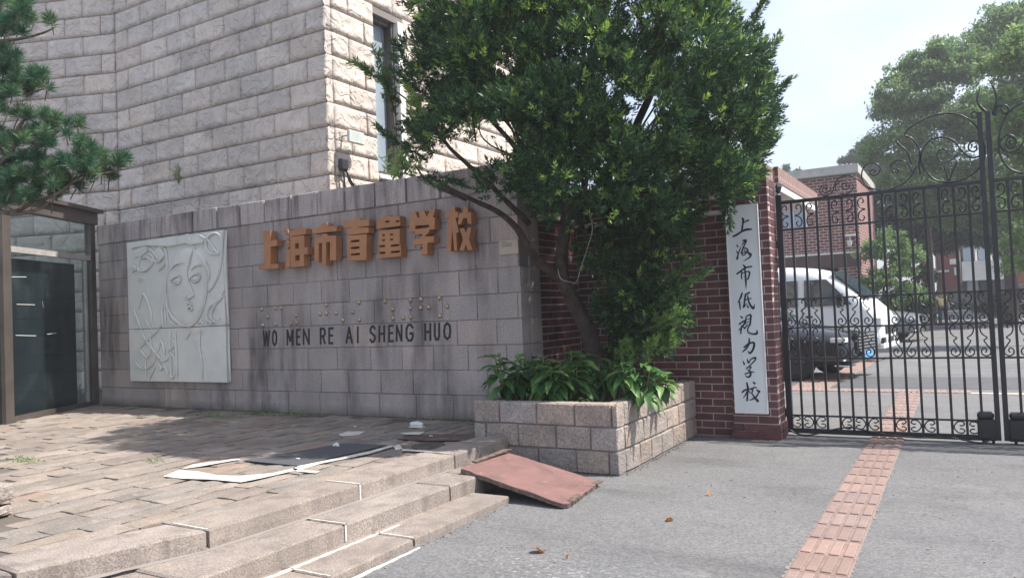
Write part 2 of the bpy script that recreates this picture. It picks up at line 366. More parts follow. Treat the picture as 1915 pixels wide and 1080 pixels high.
def catmull(pts, n=6, closed=False):
    P = [np.array(p, float) for p in pts]; out = []
    m = len(P)
    for i in range(m-1 if not closed else m):
        p0, p1, p2, p3 = P[(i-1) % m] if (closed or i > 0) else P[0]*2-P[1], P[i], P[(i+1) % m], P[(i+2) % m] if (closed or i+2 < m) else P[m-1]*2-P[m-2]
        for k in range(n):
            t = k/n; out.append(.5*((2*p1)+(-p0+p2)*t+(2*p0-5*p1+4*p2-p3)*t*t+(-p0+3*p1-3*p2+p3)*t**3))
    if not closed: out.append(P[-1])
    return out
def raw_mesh(name, V, Fq, tint=None, mat=None, smooth=False):
    """numpy quads -> mesh quickly"""
    me = bpy.data.meshes.new(name); nv, nf = len(V), len(Fq); k = Fq.shape[1]
    me.vertices.add(nv); me.vertices.foreach_set('co', V.astype(np.float32).ravel())
    me.loops.add(nf*k); me.loops.foreach_set('vertex_index', Fq.astype(np.int32).ravel())
    me.polygons.add(nf); me.polygons.foreach_set('loop_start', (np.arange(nf)*k).astype(np.int32))
    try: me.polygons.foreach_set('loop_total', np.full(nf, k, np.int32))
    except Exception: pass
    me.update(calc_edges=True)
    if tint is not None:
        a = me.attributes.new('tint', 'FLOAT', 'POINT'); a.data.foreach_set('value', tint.astype(np.float32))
    if mat: me.materials.append(MAT[mat])
    me.validate(); return me

# ------------------------------------------------------------------ ground
G = MB(); n_ = 1
G.add([(-60, -20, 0), (60, -20, 0), (60, 110, 0), (-60, 110, 0)], [(0, 1, 2, 3)])
ground = G.build('asphalt_ground', 'asphalt'); struct(ground, 'grey worn asphalt of the forecourt and yard')
# haze added to imitate glare and lift shadows: one closed even box round everything
hz = MB().box(-63, -23, -1, 63, 113, 17.5).build('haze', None); hz['kind'] = 'stuff'
hm = bpy.data.materials.new('haze'); hm.use_nodes = True; hn = hm.node_tree.nodes; hn.clear()
hv = hn.new('ShaderNodeVolumePrincipled'); hv.inputs['Color'].default_value = (.93, .95, 1, 1); hv.inputs['Density'].default_value = .0021; hv.inputs['Anisotropy'].default_value = .35
ho = hn.new('ShaderNodeOutputMaterial'); hm.node_tree.links.new(hv.outputs[0], ho.inputs['Volume']); hz.data.materials.append(hm)

# ------------------------------------------------------------------ stone blocks
def flat_block(w_, d, h, ch=.008, jig=.004):
    m = MB(); m.box(-w_/2, 0, -h/2, w_/2, d, h/2, ch)
    m.v = [(x+random.uniform(-jig, jig), y+random.uniform(-jig, jig)*.5, z+random.uniform(-jig, jig)) for x, y, z in m.v]
    return m
def rock_block(w_, d, h, seed):
    """rock-faced block: chamfered margin and a swollen, chipped front"""
    nx, nz_ = 12, 8; m = MB(); vs = []
    for j in range(nz_+1):
        for i in range(nx+1):
            u, v = i/nx, j/nz_; e = min(u, 1-u)*w_; g = min(v, 1-v)*h; edge = min(e, g)
            sw = 0 if edge < .002 else min(1, edge/.035)**.7
            nn = mnoise.noise(Vector((u*w_*6+seed*7.3, v*h*6, seed*3.1)))*.5+mnoise.noise(Vector((u*w_*13+seed*5, v*h*14, seed*9)))*.3
            lip = max(0., 1-abs(v-(.2+.12*mnoise.noise(Vector((u*6+seed*3, seed, 0)))))*6)
            out = sw*(.012+.016*nn+.016*lip+.006*(1-v))
            vs.append((-w_/2+u*w_, -max(0, out), -h/2+v*h))
    fs = [(j*(nx+1)+i, j*(nx+1)+i+1, (j+1)*(nx+1)+i+1, (j+1)*(nx+1)+i) for j in range(nz_) for i in range(nx)]
    m.add(vs, fs)
    b0 = len(m.v); m.add([(-w_/2, d, -h/2), (w_/2, d, -h/2), (w_/2, d, h/2), (-w_/2, d, h/2)], [])
    bl = [i for i in range(nx+1)]; tl = [nz_*(nx+1)+i for i in range(nx+1)]
    lf = [j*(nx+1) for j in range(nz_+1)]; rg = [j*(nx+1)+nx for j in range(nz_+1)]
    m.f += [tuple(bl[::-1])+(b0, b0+1), tuple(tl)+(b0+2, b0+3), tuple(lf)+(b0+3, b0), tuple(rg[::-1])+(b0+1, b0+2)]
    return m
def coltint(v=.1, pink=.0):
    k = 1+random.uniform(-v, v); p = random.uniform(-pink, pink)
    return (k*(1+p), k, k*(1-p))
def lay(parent, meshes, p0, ang, length, rows, bw, pname, gap=.008, tint=(.1, .02), offs=0, seed=0, skip=None, mw=1., mh=1., wj=.0, colf=None):
    """courses of blocks along a wall face; local x runs from p0 at angle ang, face looks to local -y. rows = list of (z0,z1)"""
    rnd = random.Random(seed); ca, sa = math.cos(ang), math.sin(ang); out = []
    for r, (z0, z1) in enumerate(rows):
        x = -bw*((r+offs) % 2)*.5 - rnd.uniform(0, wj)*bw
        while x < length-.01:
            wd = bw*(1+rnd.uniform(-wj, wj)); a, b_ = max(0, x), min(length, x+wd); x += wd
            if b_-a < .03: continue
            cx = (a+b_)/2; wx, wy = p0[0]+ca*cx, p0[1]+sa*cx
            if skip and skip(cx, a, b_, (z0+z1)/2): continue
            me = rnd.choice(meshes)
            k = 1+rnd.uniform(-tint[0], tint[0]); pk = rnd.uniform(-tint[1], tint[1])
            c = (k*(1+pk), k, k*(1-pk)) if colf is None else colf(rnd, cx, r)
            out.append(obj(pname, me, None, parent, (wx, wy, (z0+z1)/2), ang, ((b_-a-gap)/mw, 1, (z1-z0-gap)/mh), c))
    return out

# ---- split-stone building behind the sign wall
BX, BY = -7.2, 7.6
KX = -11.9
LANG = RAD(21.7)
bld = thing('stone_building', 'tall beige building clad in rough split-faced stone blocks', 'building', (BX, BY, 0))
rocks = []
for s in range(9):
    me = rock_block(.667, .10, .328, s).mesh('stone'); me.materials.append(MAT['cladding']); me.polygons.foreach_set('use_smooth', [True]*len(me.polygons)); rocks.append(me)
rows_b = [(3.394+.328*k, 3.394+.328*(k+1)) for k in range(-2, 15)]
TOPZ = rows_b[-1][1]
lay(bld, rocks, (KX, BY), 0, BX-KX, rows_b, .667, 'stone', .012, (.10, .025), 1, 3, None, .667, .328)
# the wing beyond the kink turns towards the street
dl = Vector((-math.cos(LANG), -math.sin(LANG), 0)); LL = 5.6
PL = Vector((KX, BY, 0))+dl*LL
rows_l = [(3.394+.328*k, 3.394+.328*(k+1)) for k in range(-9, 15)]
lay(bld, rocks, (PL.x, PL.y), LANG, LL, rows_l, .667, 'stone', .012, (.06, .02), 0, 5, None, .667, .328)
WY0, WY1, WZ0, WZ1 = 8.585, 9.12, 3.55, 5.905
def skipwin(cx, a, b_, z):
    y0, y1 = BY+.1+a, BY+.1+b_
    return z > WZ0 and z < WZ1 and (y1 > WY0+.02 and y0 < WY1+.12) and not (y1 < WY0+.3 or y0 > WY1-.1)
def lay_right():
    rnd = random.Random(11)
    for r, (z0, z1) in enumerate(rows_b):
        zc = (z0+z1)/2; spans = [(BY+.1, 14.0)]
        if WZ0-.05 < zc < WZ1: spans = [(BY+.1, WY0), (WY1+.14, 14.0)]
        for (ya, yb) in spans:
            y = ya-(.333 if r % 2 else 0)
            while y < yb-.01:
                a, b_ = max(ya, y), min(yb, y+.667); y += .667
                if b_-a < .04: continue
                k = 1+rnd.uniform(-.07, .07)
                obj('stone', rnd.choice(rocks), None, bld, (BX, (a+b_)/2, zc), math.pi/2, ((b_-a-.012)/.667, 1, (z1-z0-.012)/.328), (k*1.02, k, k*.98))
lay_right()
m = MB(); m.box(KX, BY+.012, 2.4, BX-.012, BY+.9, TOPZ+.3); m.box(BX-6, BY+.9, 2.4, BX-.3, 14.3, TOPZ+.3)
m.box(BX-.3, BY+.5, 2.4, BX-.012, WY0, TOPZ+.3); m.box(BX-.3, WY0, 2.4, BX-.012, WY1+.14, WZ0); m.box(BX-.3, WY0, WZ1, BX-.012, WY1+.14, TOPZ+.3); m.box(BX-.3, WY1+.14, 2.4, BX-.012, 14.3, TOPZ+.3)
m.build('wall_core', 'mortar_dark', bld)
m = MB(); nrm = Vector((math.sin(LANG), -math.cos(LANG), 0)); a = Vector((KX, BY, .2))-nrm*.012; b_ = Vector((PL.x, PL.y, .2))-nrm*.012
m.prism([a, b_, b_-nrm*.8, a-nrm*.8], Vector((0, 0, TOPZ+.1))); m.build('wall_core', 'mortar_dark', bld)
# window on the sunlit side
win = obj('window', (lambda q: q.mesh('window'))(MB().box(BX-.22, WY0, WZ0, BX-.20, WY1, WZ1)), 'window_pane', bld)
fr = MB(); fr.box(BX-.20, WY0, WZ0-.02, BX-.09, WY0+.045, WZ1); fr.box(BX-.20, WY1-.06, WZ0, BX-.06, WY1, WZ1); fr.box(BX-.20, WY0+.045, WZ1-.06, BX-.1, WY1-.06, WZ1); fr.box(BX-.20, WY0+.045, WZ0, BX-.1, WY1-.06, WZ0+.06)
o = fr.build('frame', 'frame', bld); o.name = 'window_frame'
MB().box(BX-.2, WY1, WZ0-.02, BX+.03, WY1+.13, WZ1+.02).build('window_jamb', 'white', bld)
MB().box(BX-.24, WY0-.02, WZ0-.09, BX+.05, WY1+.16, WZ0-.022, .01).build('window_sill', 'white', bld)

# ---- grey granite sign wall
SY, SX0, SX1 = 7.0, -11.55, -4.0
wall = thing('sign_wall', 'long grey dressed granite wall carrying the school name and relief', 'wall', (-7.5, SY, .28))
gblk = []
for s in range(5):
    me = flat_block(.5, .2, .275, .007, .003).mesh('stone'); me.materials.append(MAT['granite_wall']); gblk.append(me)
rows_w = [(.28+.275*k, .28+.275*(k+1)) for k in range(9)]
def wc(rnd, cx, r):
    k = 1+rnd.uniform(-.07, .07); p = rnd.uniform(-.02, .02)
    if rnd.random() < .06: p += .05; k *= 1.12
    return (k*(1+p), k, k*(1-p*.8))
lay(wall, gblk, (SX0, SY), 0, SX1-SX0, rows_w, .5, 'stone', .006, offs=0, seed=21, mw=.5, mh=.275, wj=.1, colf=wc)
# coping course: wider gaps, stones proud of the face
x = SX0; rnd = random.Random(4)
while x < SX1-.05:
    wd = min(.47+rnd.uniform(-.04, .05), SX1-x); k = 1.13+rnd.uniform(-.1, .1)
    obj('coping_stone', gblk[rnd.randrange(5)], None, wall, (x+wd/2, SY-.012+rnd.uniform(-.004, .004), 2.755+.15), 0, ((wd-rnd.choice([.008, .014, .03]))/.5, 1.9, .292/.275), (k*1.01, k, k))
    x += wd
lay(wall, gblk, (SX1, SY+.2), math.pi/2, .24, rows_w, .6, 'stone', .006, offs=0, seed=2, mw=.5, mh=.275, colf=wc)
MB().box(SX0, SY+.01, .1, SX1-.01, SY+.43, 3.0).build('wall_core', 'mortar_dark', wall)
MB().box(SX1-.02, SY+.2, 2.757, SX1+.004, SY+.44, 3.05, .005).build('coping_stone', 'granite_wall', wall)
# ---- small plaque
pa, pb = Yp(935, 448, SY), Yp(971, 474, SY)
tag(MB().box(pa.x, SY-.02, pb.z, pb.x, SY-.002, pa.z-.01, .003).build('wall_plaque', plain('beige_plaque', (.46, .37, .30), .5)), 'small beige plaque fixed near the right end of the granite wall', 'plaque')
pq = bpy.data.objects['wall_plaque']; m = MB()
for r_ in range(3):
    x_ = pa.x+.03
    for k_ in range(9 if r_ else 5):
        wd = random.uniform(.006, .012); m.box(x_, SY-.0225, pa.z-.035-r_*.022, x_+wd, SY-.0205, pa.z-.028-r_*.022); x_ += wd+.005
m.build('inscription', 'black_paint', pq)

# ------------------------------------------------------------------ terrace, steps
TZ = .28
terr = thing('terrace', 'raised paved terrace in front of the sign wall', None, (-7, 4, 0), kind='structure')
edge_pts = [(-3.71, 6.13), (-3.72, 4.1), (-3.76, 2.9), (-4.04, 2.0), (-4.75, 1.3), (-6.2, .9), (-14, .6)]
def inside_edge(x, y, off):
    for (xa, ya), (xb, yb) in zip(edge_pts[:-1], edge_pts[1:]):
        d = Vector((xb-xa, yb-ya)); nn = Vector((-d.y, d.x)).normalized()  # points outwards (right of walking down)
        if (Vector((x-xa, y-ya)).dot(nn)) > -off and min(ya, yb)-.3 <= y <= max(ya, yb)+.3 and x > xb-.5: return False
    return True
core = MB(); poly = [Vector((x, y, -.05)) for x, y in [(-3.74, 6.13), (-3.75, 4.1), (-3.79, 2.9), (-4.07, 2.03), (-4.78, 1.33), (-6.2, .93), (-14, .63)]]+[Vector((-14, 7.02, -.05)), (Vector((-3.74, 7.02, -.05)))]
core.prism(poly, Vector((0, 0, TZ-.018+.05))).build('bedding', 'joint_dirt', terr)
pav = []
for s in range(8):
    m = MB(); nx, ny = 3, 5; W_, L_ = .25, .52; vs = []
    for j in range(ny+1):
        for i in range(nx+1):
            u, v = i/nx, j/ny; e = (i in (0, nx)) or (j in (0, ny))
            x_ = (u-.5)*W_+random.uniform(-.006, .006); y_ = (v-.5)*L_+random.uniform(-.006, .006)
            vs.append((x_, y_, (-.008 if e else 0)+random.uniform(-.003, .003)))
    m.add(vs, [(j*(nx+1)+i, j*(nx+1)+i+1, (j+1)*(nx+1)+i+1, (j+1)*(nx+1)+i) for j in range(ny) for i in range(nx)])
    b0 = len(m.v); m.add([(-W_/2, -L_/2, -.04), (W_/2, -L_/2, -.04), (W_/2, L_/2, -.04), (-W_/2, L_/2, -.04)], [])
    bt = list(range(nx+1)); tp = [ny*(nx+1)+i for i in range(nx+1)]; lf = [j*(nx+1) for j in range(ny+1)]; rg = [j*(nx+1)+nx for j in range(ny+1)]
    m.f += [tuple(bt)+(b0+1, b0), tuple(tp[::-1])+(b0+3, b0+2), tuple(lf[::-1])+(b0, b0+3), tuple(rg)+(b0+2, b0+1)]
    me = m.mesh('paving_stone'); me.materials.append(MAT['paving']); pav.append(me)
cands = []; x = -4.055; rr_ = 0; rnd = random.Random(8)
while x > -12.5:
    wd = rnd.choice([.17, .19, .22, .20]); y = 7.0+rnd.uniform(0, .4)
    while y > .9:
        ln = rnd.uniform(.32, .50); yc = y-ln/2; y -= ln
        if yc > 6.97 or x-wd/2 < -11.9: continue
        ok = True
        if yc < 3.1:
            lim = np.interp(yc, [1.3, 2.0, 2.9, 3.1], [-4.75, -4.17, -4.0, -4.0]); ok = (x-wd/2+.12 < lim) if yc > 1.1 else x < -6.6
        if ok: cands.append((x-wd/2, min(yc, 7-ln/2+.02), wd, ln))
    x -= wd; rr_ += 1
def seen(px):
    d = Vector(px)-EYEV; z = d.dot(fw)
    return z > .2 and abs(d.dot(rt)/z*F_PX) < 980 and -560 < d.dot(up)/z*F_PX < 560
vis = sorted([c for c in cands if seen((c[0], c[1], TZ))], key=lambda c: -(c[2]*c[3])/(c[0]**2+c[1]**2)**1.5)
rest = vis[299:]; vis = vis[:299]
pink = {}
for k_, (cx, cy, wd, ln) in enumerate(vis):
    k = 1+rnd.uniform(-.13, .12); c = (k*1.0, k, k*.99)
    if rnd.random() < .04: c = (1.02, .88, .82)
    elif rnd.random() < .08: c = (.97, .95, .89)
    elif cx > -5.4 and rnd.random() < .6: c = (.86*k, .9*k, .92*k)
    obj('paving_stone', rnd.choice(pav), None, terr, (cx, cy, TZ+(.0 if (cy < 3.2 and cx > -4.9) else rnd.uniform(-.006, .005))), (rnd.uniform(-.008, .008), rnd.uniform(-.010, .010), rnd.choice([0, math.pi])+rnd.uniform(-.02, .02)), ((wd-.009)/.25, (ln-.010)/.52, 1), c)
m = MB()
for (cx, cy, wd, ln) in rest: m.box(cx-wd/2+.006, cy-ln/2+.006, TZ-.04, cx+wd/2-.006, cy+ln/2-.006, TZ+rnd.uniform(-.005, .004), .006)
if rest: tag(m.build('paving_stones', 'paving', terr), kind='stuff')

steps = thing('front_steps', 'three low granite steps down from the terrace to the asphalt', None, (-3.4, 4, 0), kind='structure')
def slab(pts, z0, z1, parent=steps, ch=.012, mat='slab', nm='step_slab', col=None):
    """quad slab from four plan points, chamfered top edge"""
    P = [Vector((x, y, 0)) for x, y in pts]; c = sum(P, Vector())/4
    m = MB(); vs = [(p.x, p.y, z0) for p in P]+[(p.x, p.y, z1-ch) for p in P]
    for p in P: q = p+(c-p).normalized()*ch*1.4; vs.append((q.x, q.y, z1))
    fs = [(0, 1, 2, 3), (8, 11, 10, 9)]
    for i in range(4): j = (i+1) % 4; fs += [(i, j, j+4, i+4), (i+4, j+4, j+8, i+8)]
    m.add(vs, fs); o = m.build(nm, mat, parent); o.color = (*(col or coltint(.08, .02)), 1); return o
g = .004
TS = [((-3.71, 6.13), (-3.705, 5.26)), ((-3.705, 5.25), (-3.72, 4.11)), ((-3.72, 4.10), (-3.765, 2.89)), ((-3.765, 2.875), (-4.05, 2.0)), ((-4.05, 1.985), (-4.75, 1.3))]
for i, ((xa, ya), (xb, yb)) in enumerate(TS):
    ia, ib = ((xa-.34, ya), (xb-.34, yb)) if i < 3 else (((xa-.34, ya), (xb-.34, yb+.02)) if i == 3 else ((xa-.34, ya+.02), (xb-.34, yb+.2)))
    slab([(xa, ya-g), ia, ib, (xb, yb+g)], .03, TZ+.008)
S2 = [((-3.37, 5.12), (-3.38, 4.72)), ((-3.38, 4.71), (-3.40, 3.62)), ((-3.40, 3.60), (-3.40, 2.5)), ((-3.40, 2.49), (-3.62, 1.6))]
for (xa, ya), (xb, yb) in S2: slab([(xa, ya-g), (xa-.42, ya-g), (xb-.48, yb+g), (xb, yb+g)], .02, .17)
slab([(-3.37, 5.12), (-3.37, 5.35), (-3.74, 5.35), (-3.74, 5.12)][::-1], .02, .168)
S1 = [((-3.05, 5.03), (-3.055, 3.86)), ((-3.055, 3.845), (-3.04, 3.1)), ((-3.04, 3.09), (-3.04, 2.2))]
for (xa, ya), (xb, yb) in S1: slab([(xa, ya-g), (xa-.38, ya-g), (xb-.40, yb+g), (xb, yb+g)], -.02, .055)
# painted and mortared white joints
m = MB()
def strip(m, a, b_, wa, wb, z, h=.004):
    a, b_ = Vector(a), Vector(b_); d = b_-a; ln = d.length; d.normalize(); n2 = Vector((-d.y, d.x)); k = max(4, int(ln/.035)); r_ = random.Random(int(ln*1000)+int(z*999)); Lp, Rp = [], []
    for i in range(k+1):
        t = i/k; p = a+d*ln*t; w_ = (wa+(wb-wa)*t)*.5; Lp.append(p+n2*w_*r_.uniform(.45, 1.15)); Rp.append(p-n2*w_*r_.uniform(.45, 1.15))
    vs = [(p.x, p.y, z+h) for p in Lp]+[(p.x, p.y, z+h) for p in Rp]+[(p.x, p.y, z-.001) for p in Lp]+[(p.x, p.y, z-.001) for p in Rp]; q = k+1
    m.add(vs, [(i, i+1, q+i+1, q+i) for i in range(k)]+[(i, 2*q+i, 2*q+i+1, i+1) for i in range(k)]+[(q+i, q+i+1, 3*q+i+1, 3*q+i) for i in range(k)])
strip(m, (-3.335, 4.05), (-3.345, 2.3), .018, .05, .0555)
strip(m, (-3.01, 3.85), (-3.0, 2.7), .022, .05, .001)
strip(m, (-3.71, 4.105), (-4.05, 4.105), .016, .014, TZ+.0085); strip(m, (-3.71, 5.255), (-4.05, 5.29), .01, .012, TZ+.0085)
strip(m, (-3.765, 2.883), (-4.09, 2.89), .012, .014, TZ+.0085)
strip(m, (-3.40, 3.61), (-3.74, 3.61), .014, .014, .1705); strip(m, (-3.055, 3.853), (-3.36, 3.853), .014, .016, .0555); strip(m, (-3.04, 3.1), (-3.34, 3.1), .012, .014, .0555)
m.box(-3.722, 4.098, .175, -3.714, 4.112, TZ+.002); m.box(-3.402, 3.602, .06, -3.396, 3.617, .16)
m.build('white_joint', 'joint_white', steps)
m = MB(); rnd = random.Random(3)
E1, E2 = [], []
for k_ in range(61):
    y_ = 5.2-k_*.05; xe = -3.708-.0*(k_) if y_ > 4.1 else np.interp(y_, [2.2, 2.9, 4.1], [-3.98, -3.765, -3.72]); E1.append((float(xe)-.02, y_)); E2.append((float(xe)+.022+rnd.uniform(-.008, .008), y_))
n_ = len(E1); m.add([(x, y, .1705) for x, y in E1]+[(x, y, .1712) for x, y in E2]+[(x, y, .186) for x, y in E1], [(i, n_+i, n_+i+1, i+1) for i in range(n_-1)]+[(n_+i, 2*n_+i, 2*n_+i+1, n_+i+1) for i in range(n_-1)])
m.build('mortar_fillet', 'mortar_light', steps)
# rough granite blocks at the near left corner
cb = thing('corner_blocks', 'rough pink granite blocks stacked at the near left end of the steps', 'stone post', (-4.5, 2.0, .1))
def lump(x0, y0, z0, x1, y1, z1, name, par, mat, seed, n=4, amp=.012):
    m = MB(); 
    import itertools
    def P(u, v, w_):
        p = Vector((x0+(x1-x0)*u, y0+(y1-y0)*v, z0+(z1-z0)*w_)); c = Vector(((x0+x1)/2, (y0+y1)/2, (z0+z1)/2)); k = sum(1 for t in (u, v, w_) if t in (0, 1))
        return p+(c-p).normalized()*(.012 if k > 1 else 0)+Vector([mnoise.noise(p*9+Vector((seed, i, 0)))*amp for i in range(3)])
    for ax in range(3):
        for s_ in (0, 1):
            k = len(m.v); vs = []
            for i in range(n+1):
                for j in range(n+1):
                    t = [i/n, j/n]; t.insert(ax, s_); vs.append(P(*t))
            m.add(vs, [(a*(n+1)+b, a*(n+1)+b+1, (a+1)*(n+1)+b+1, (a+1)*(n+1)+b) for a in range(n) for b in range(n)])
    o = m.build(name, mat, par); return o
q = Zp(30, 1003, TZ); q2 = Yp(30, 938, q.y); q.x = Yp(31, 960, q.y+.3).x
lump(q.x-.6, q.y-.0, TZ, q.x-.03, q.y+.3, q2.z-.135, 'stone', cb, 'granite_warm', 2)
lump(q.x-.6, q.y-.0, q2.z-.13, q.x-.02, q.y+.3, q2.z, 'stone', cb, 'granite_warm', 5)

# ------------------------------------------------------------------ planter
PX0, PX1, PY0, PY1 = -4.10, -2.61, 6.15, 8.38
plt_ = thing('planter', 'raised planter of rough pinkish granite blocks by the brick wall', 'planter', (-3.3, 7, 0))
pb_ = []
for s in range(6):
    me = flat_block(.36, .16, .205, .012, .006).mesh('stone'); me.materials.append(MAT['granite_warm']); pb_.append(me)
rows_p = [(0, .205), (.205, .412), (.412, .62)]
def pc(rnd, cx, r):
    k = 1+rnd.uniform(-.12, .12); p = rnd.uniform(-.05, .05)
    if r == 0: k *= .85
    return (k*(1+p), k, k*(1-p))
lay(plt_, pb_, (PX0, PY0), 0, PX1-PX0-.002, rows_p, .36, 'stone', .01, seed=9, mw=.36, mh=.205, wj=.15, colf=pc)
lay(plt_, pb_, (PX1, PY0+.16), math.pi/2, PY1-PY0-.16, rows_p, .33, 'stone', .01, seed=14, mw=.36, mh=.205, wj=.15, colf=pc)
MB().box(PX0+.01, PY0+.02, 0, PX1-.02, PY0+.16, .606).box(PX1-.15, PY0+.16, 0, PX1-.02, PY1, .606).box(PX0, PY0+.16, 0, PX0+.1, SY, .60).build('mortar', 'mortar_light', plt_)
m = MB(); nx = 16; vs = []
for j in range(nx+1):
    for i in range(nx+1):
        x_ = PX0+.1+(PX1-.15-PX0-.1)*i/nx; y_ = PY0+.15+(PY1+.0-PY0-.15)*j/nx; vs.append((x_, y_, .55+.03*mnoise.noise(Vector((x_*6, y_*6, 0)))))
m.add(vs, [(j*(nx+1)+i, j*(nx+1)+i+1, (j+1)*(nx+1)+i+1, (j+1)*(nx+1)+i) for j in range(nx) for i in range(nx)]); m.build('soil', 'soil', plt_, recalc=False)

# ------------------------------------------------------------------ brick wall and gate pilaster
CH = .0805
bm_ = []
for s in range(3):
    me = flat_block(.25, .1, .07, .004, .0015).mesh('brick'); me.materials.append(MAT['brick']); bm_.append(me)
def bc(rnd, cx, r):
    k = 1+rnd.uniform(-.22, .25); p = rnd.uniform(-.06, .1); return (k*(1+p), k*(1-p*.3), k*(1-p*.2))
BWY = 8.40
bw = thing('brick_wall', 'dark red brick wall with pale joints behind the planter tree', 'wall', (-3.1, BWY, 0))
rows_k = [(i*CH+.004, (i+1)*CH+.004) for i in range(30)]
lay(bw, bm_, (-4.0, BWY), 0, 1.81, rows_k, .262, 'brick', .011, seed=31, mw=.25, mh=.07, colf=bc)
rows_k2 = [(.55+i*CH, .55+(i+1)*CH) for i in range(24)]
lay(bw, bm_, (-4.0, SY+.44), math.pi/2, BWY-SY-.44, rows_k2, .262, 'brick', .011, seed=32, mw=.25, mh=.07, colf=bc)
MB().box(-4.2, BWY+.006, 0, -2.2, BWY+.2, 2.42).box(-4.2, SY+.44, 0, -4.006, BWY, 2.48).build('mortar', 'brick_mortar', bw)
MB().box(-4.25, BWY-.03, 2.425, -2.2, BWY+.22, 2.47, .006).box(-4.25, SY+.45, 2.485, -3.97, BWY-.035, 2.53, .006).build('coping', 'white', bw)
PLX0, PLX1, PLY0, PLY1 = -2.19, -1.712, 8.32, 8.66
pil = thing('brick_pillar', 'red brick gate pillar carrying the long white name board', 'pillar', (-1.95, 8.5, 0))
rows_q = [(i*CH, (i+1)*CH) for i in range(2, 34)]
lay(pil, bm_, (PLX0, PLY0), 0, PLX1-PLX0, rows_q, .262, 'brick', .011, seed=41, mw=.25, mh=.07, colf=bc)
lay(pil, bm_, (PLX1, PLY0+.1), math.pi/2, PLY1-PLY0-.1, rows_q, .24, 'brick', .011, seed=42, mw=.25, mh=.07, colf=bc)
lay(pil, bm_, (PLX0-.02, PLY0-.025), 0, PLX1-PLX0+.045, [(0, CH), (CH, 2*CH)], .27, 'brick', .011, seed=43, mw=.25, mh=.07, colf=bc)
lay(pil, bm_, (PLX1+.025, PLY0+.075), math.pi/2, PLY1-PLY0-.08, [(0, CH), (CH, 2*CH)], .24, 'brick', .011, seed=44, mw=.25, mh=.07, colf=bc)
MB().box(PLX0+.004, PLY0+.006, 0, PLX1-.006, PLY1-.004, 2.735).build('mortar', 'brick_mortar', pil)
MB().box(PLX0, PLY0, 2.74, PLX1, PLY1, 2.905, .004).build('soldier_course', 'soldier', pil)
# lamp on top
a = Yp(1420, 331, 8.30)
lamp = thing('wall_lamp', 'short black cylindrical lamp mounted on top of the brick pillar', 'lamp', a)
m = MB(); m.tube([(a.x, 8.26, a.z), (a.x, 8.26, a.z+.02), (a.x, 8.26, a.z+.13), (a.x, 8.26, a.z+.135), (a.x, 8.26, a.z+.16)], [.045, .055, .055, .064, .06], 16); m.build('housing', 'iron', lamp)
MB().box(a.x-.015, 8.27, a.z+.03, a.x+.015, 8.33, a.z+.07).build('bracket', 'iron', lamp)

# ---- name board with brush characters
b0, b1 = Yp(1357, 386, 8.28), Yp(1438, 773, 8.28)
BXa, BXb, BZ0, BZ1 = -2.155, -1.812, .272, 2.487
board = thing('name_board', 'tall white board with eight blue-black brush characters', 'sign', (-1.98, 8.28, .27))
m = MB(); m.box(BXa, 8.275, BZ0, BXb, 8.312, BZ1, .004); m.build('panel', 'white_board', board)
m = MB(); t_ = .012
m.box(BXb-t_, 8.268, BZ0, BXb, 8.276, BZ1); m.box(BXa, 8.268, BZ0, BXa+t_*.6, 8.276, BZ1); m.box(BXa+t_*.6, 8.268, BZ0, BXb-t_, 8.276, BZ0+t_); m.box(BXa+t_*.6, 8.268, BZ1-t_, BXb-t_, 8.276, BZ1); m.build('rim', 'white', board)
def stroke(m, pts, org, sc, yp, widths, thick=.0015, sm=5):
    """brush stroke: ribbon of varying width. pts in crop pixels"""
    P = []
    for q in pts: v = Yp(org[0]+q[0]/sc, org[1]+q[1]/sc, yp); P.append((v.x, v.z))
    W_ = [w_/sc*8.5/F_PX/2 for w_ in widths]
    C2 = catmull([(*p, w_) for p, w_ in zip(P, W_)], sm)
    Lp, Rp = [], []
    for i, c in enumerate(C2):
        a_ = C2[max(i-1, 0)]; b2 = C2[min(i+1, len(C2)-1)]; d = Vector((b2[0]-a_[0], b2[1]-a_[1]))
        d = d.normalized() if d.length > 1e-9 else Vector((1, 0)); n2 = Vector((-d.y, d.x)); w_ = max(c[2], .0008)
        Lp.append((c[0]+n2.x*w_, yp, c[1]+n2.y*w_)); Rp.append((c[0]-n2.x*w_, yp, c[1]-n2.y*w_))
    k = len(Lp); vs = Lp+Rp+[(x, y-thick, z) for x, y, z in Lp+Rp]
    fs = []
    for i in range(k-1):
        fs += [(2*k+i, 2*k+i+1, 3*k+i+1, 3*k+i), (i, 2*k+i, 2*k+i+1, i+1), (k+i, k+i+1, 3*k+i+1, 3*k+i)]
    fs += [(0, k, 3*k, 2*k), (k-1, 3*k-1, 4*k-1, 2*k-1)]
    m.add(vs, fs)
    for (cx, cz, cw) in ((C2[0][0], C2[0][1], C2[0][2]), (C2[-1][0], C2[-1][1], C2[-1][2])):
        if cw > .0012:
            c0 = [(cx+math.cos(t)*cw, yp-thick*1.02, cz+math.sin(t)*cw) for t in [i*math.pi/5 for i in range(10)]]; m.add(c0, [tuple(range(10))])
O1, O2, S_1, S_2 = (1350, 380), (1350, 570), 5.4, 5.14
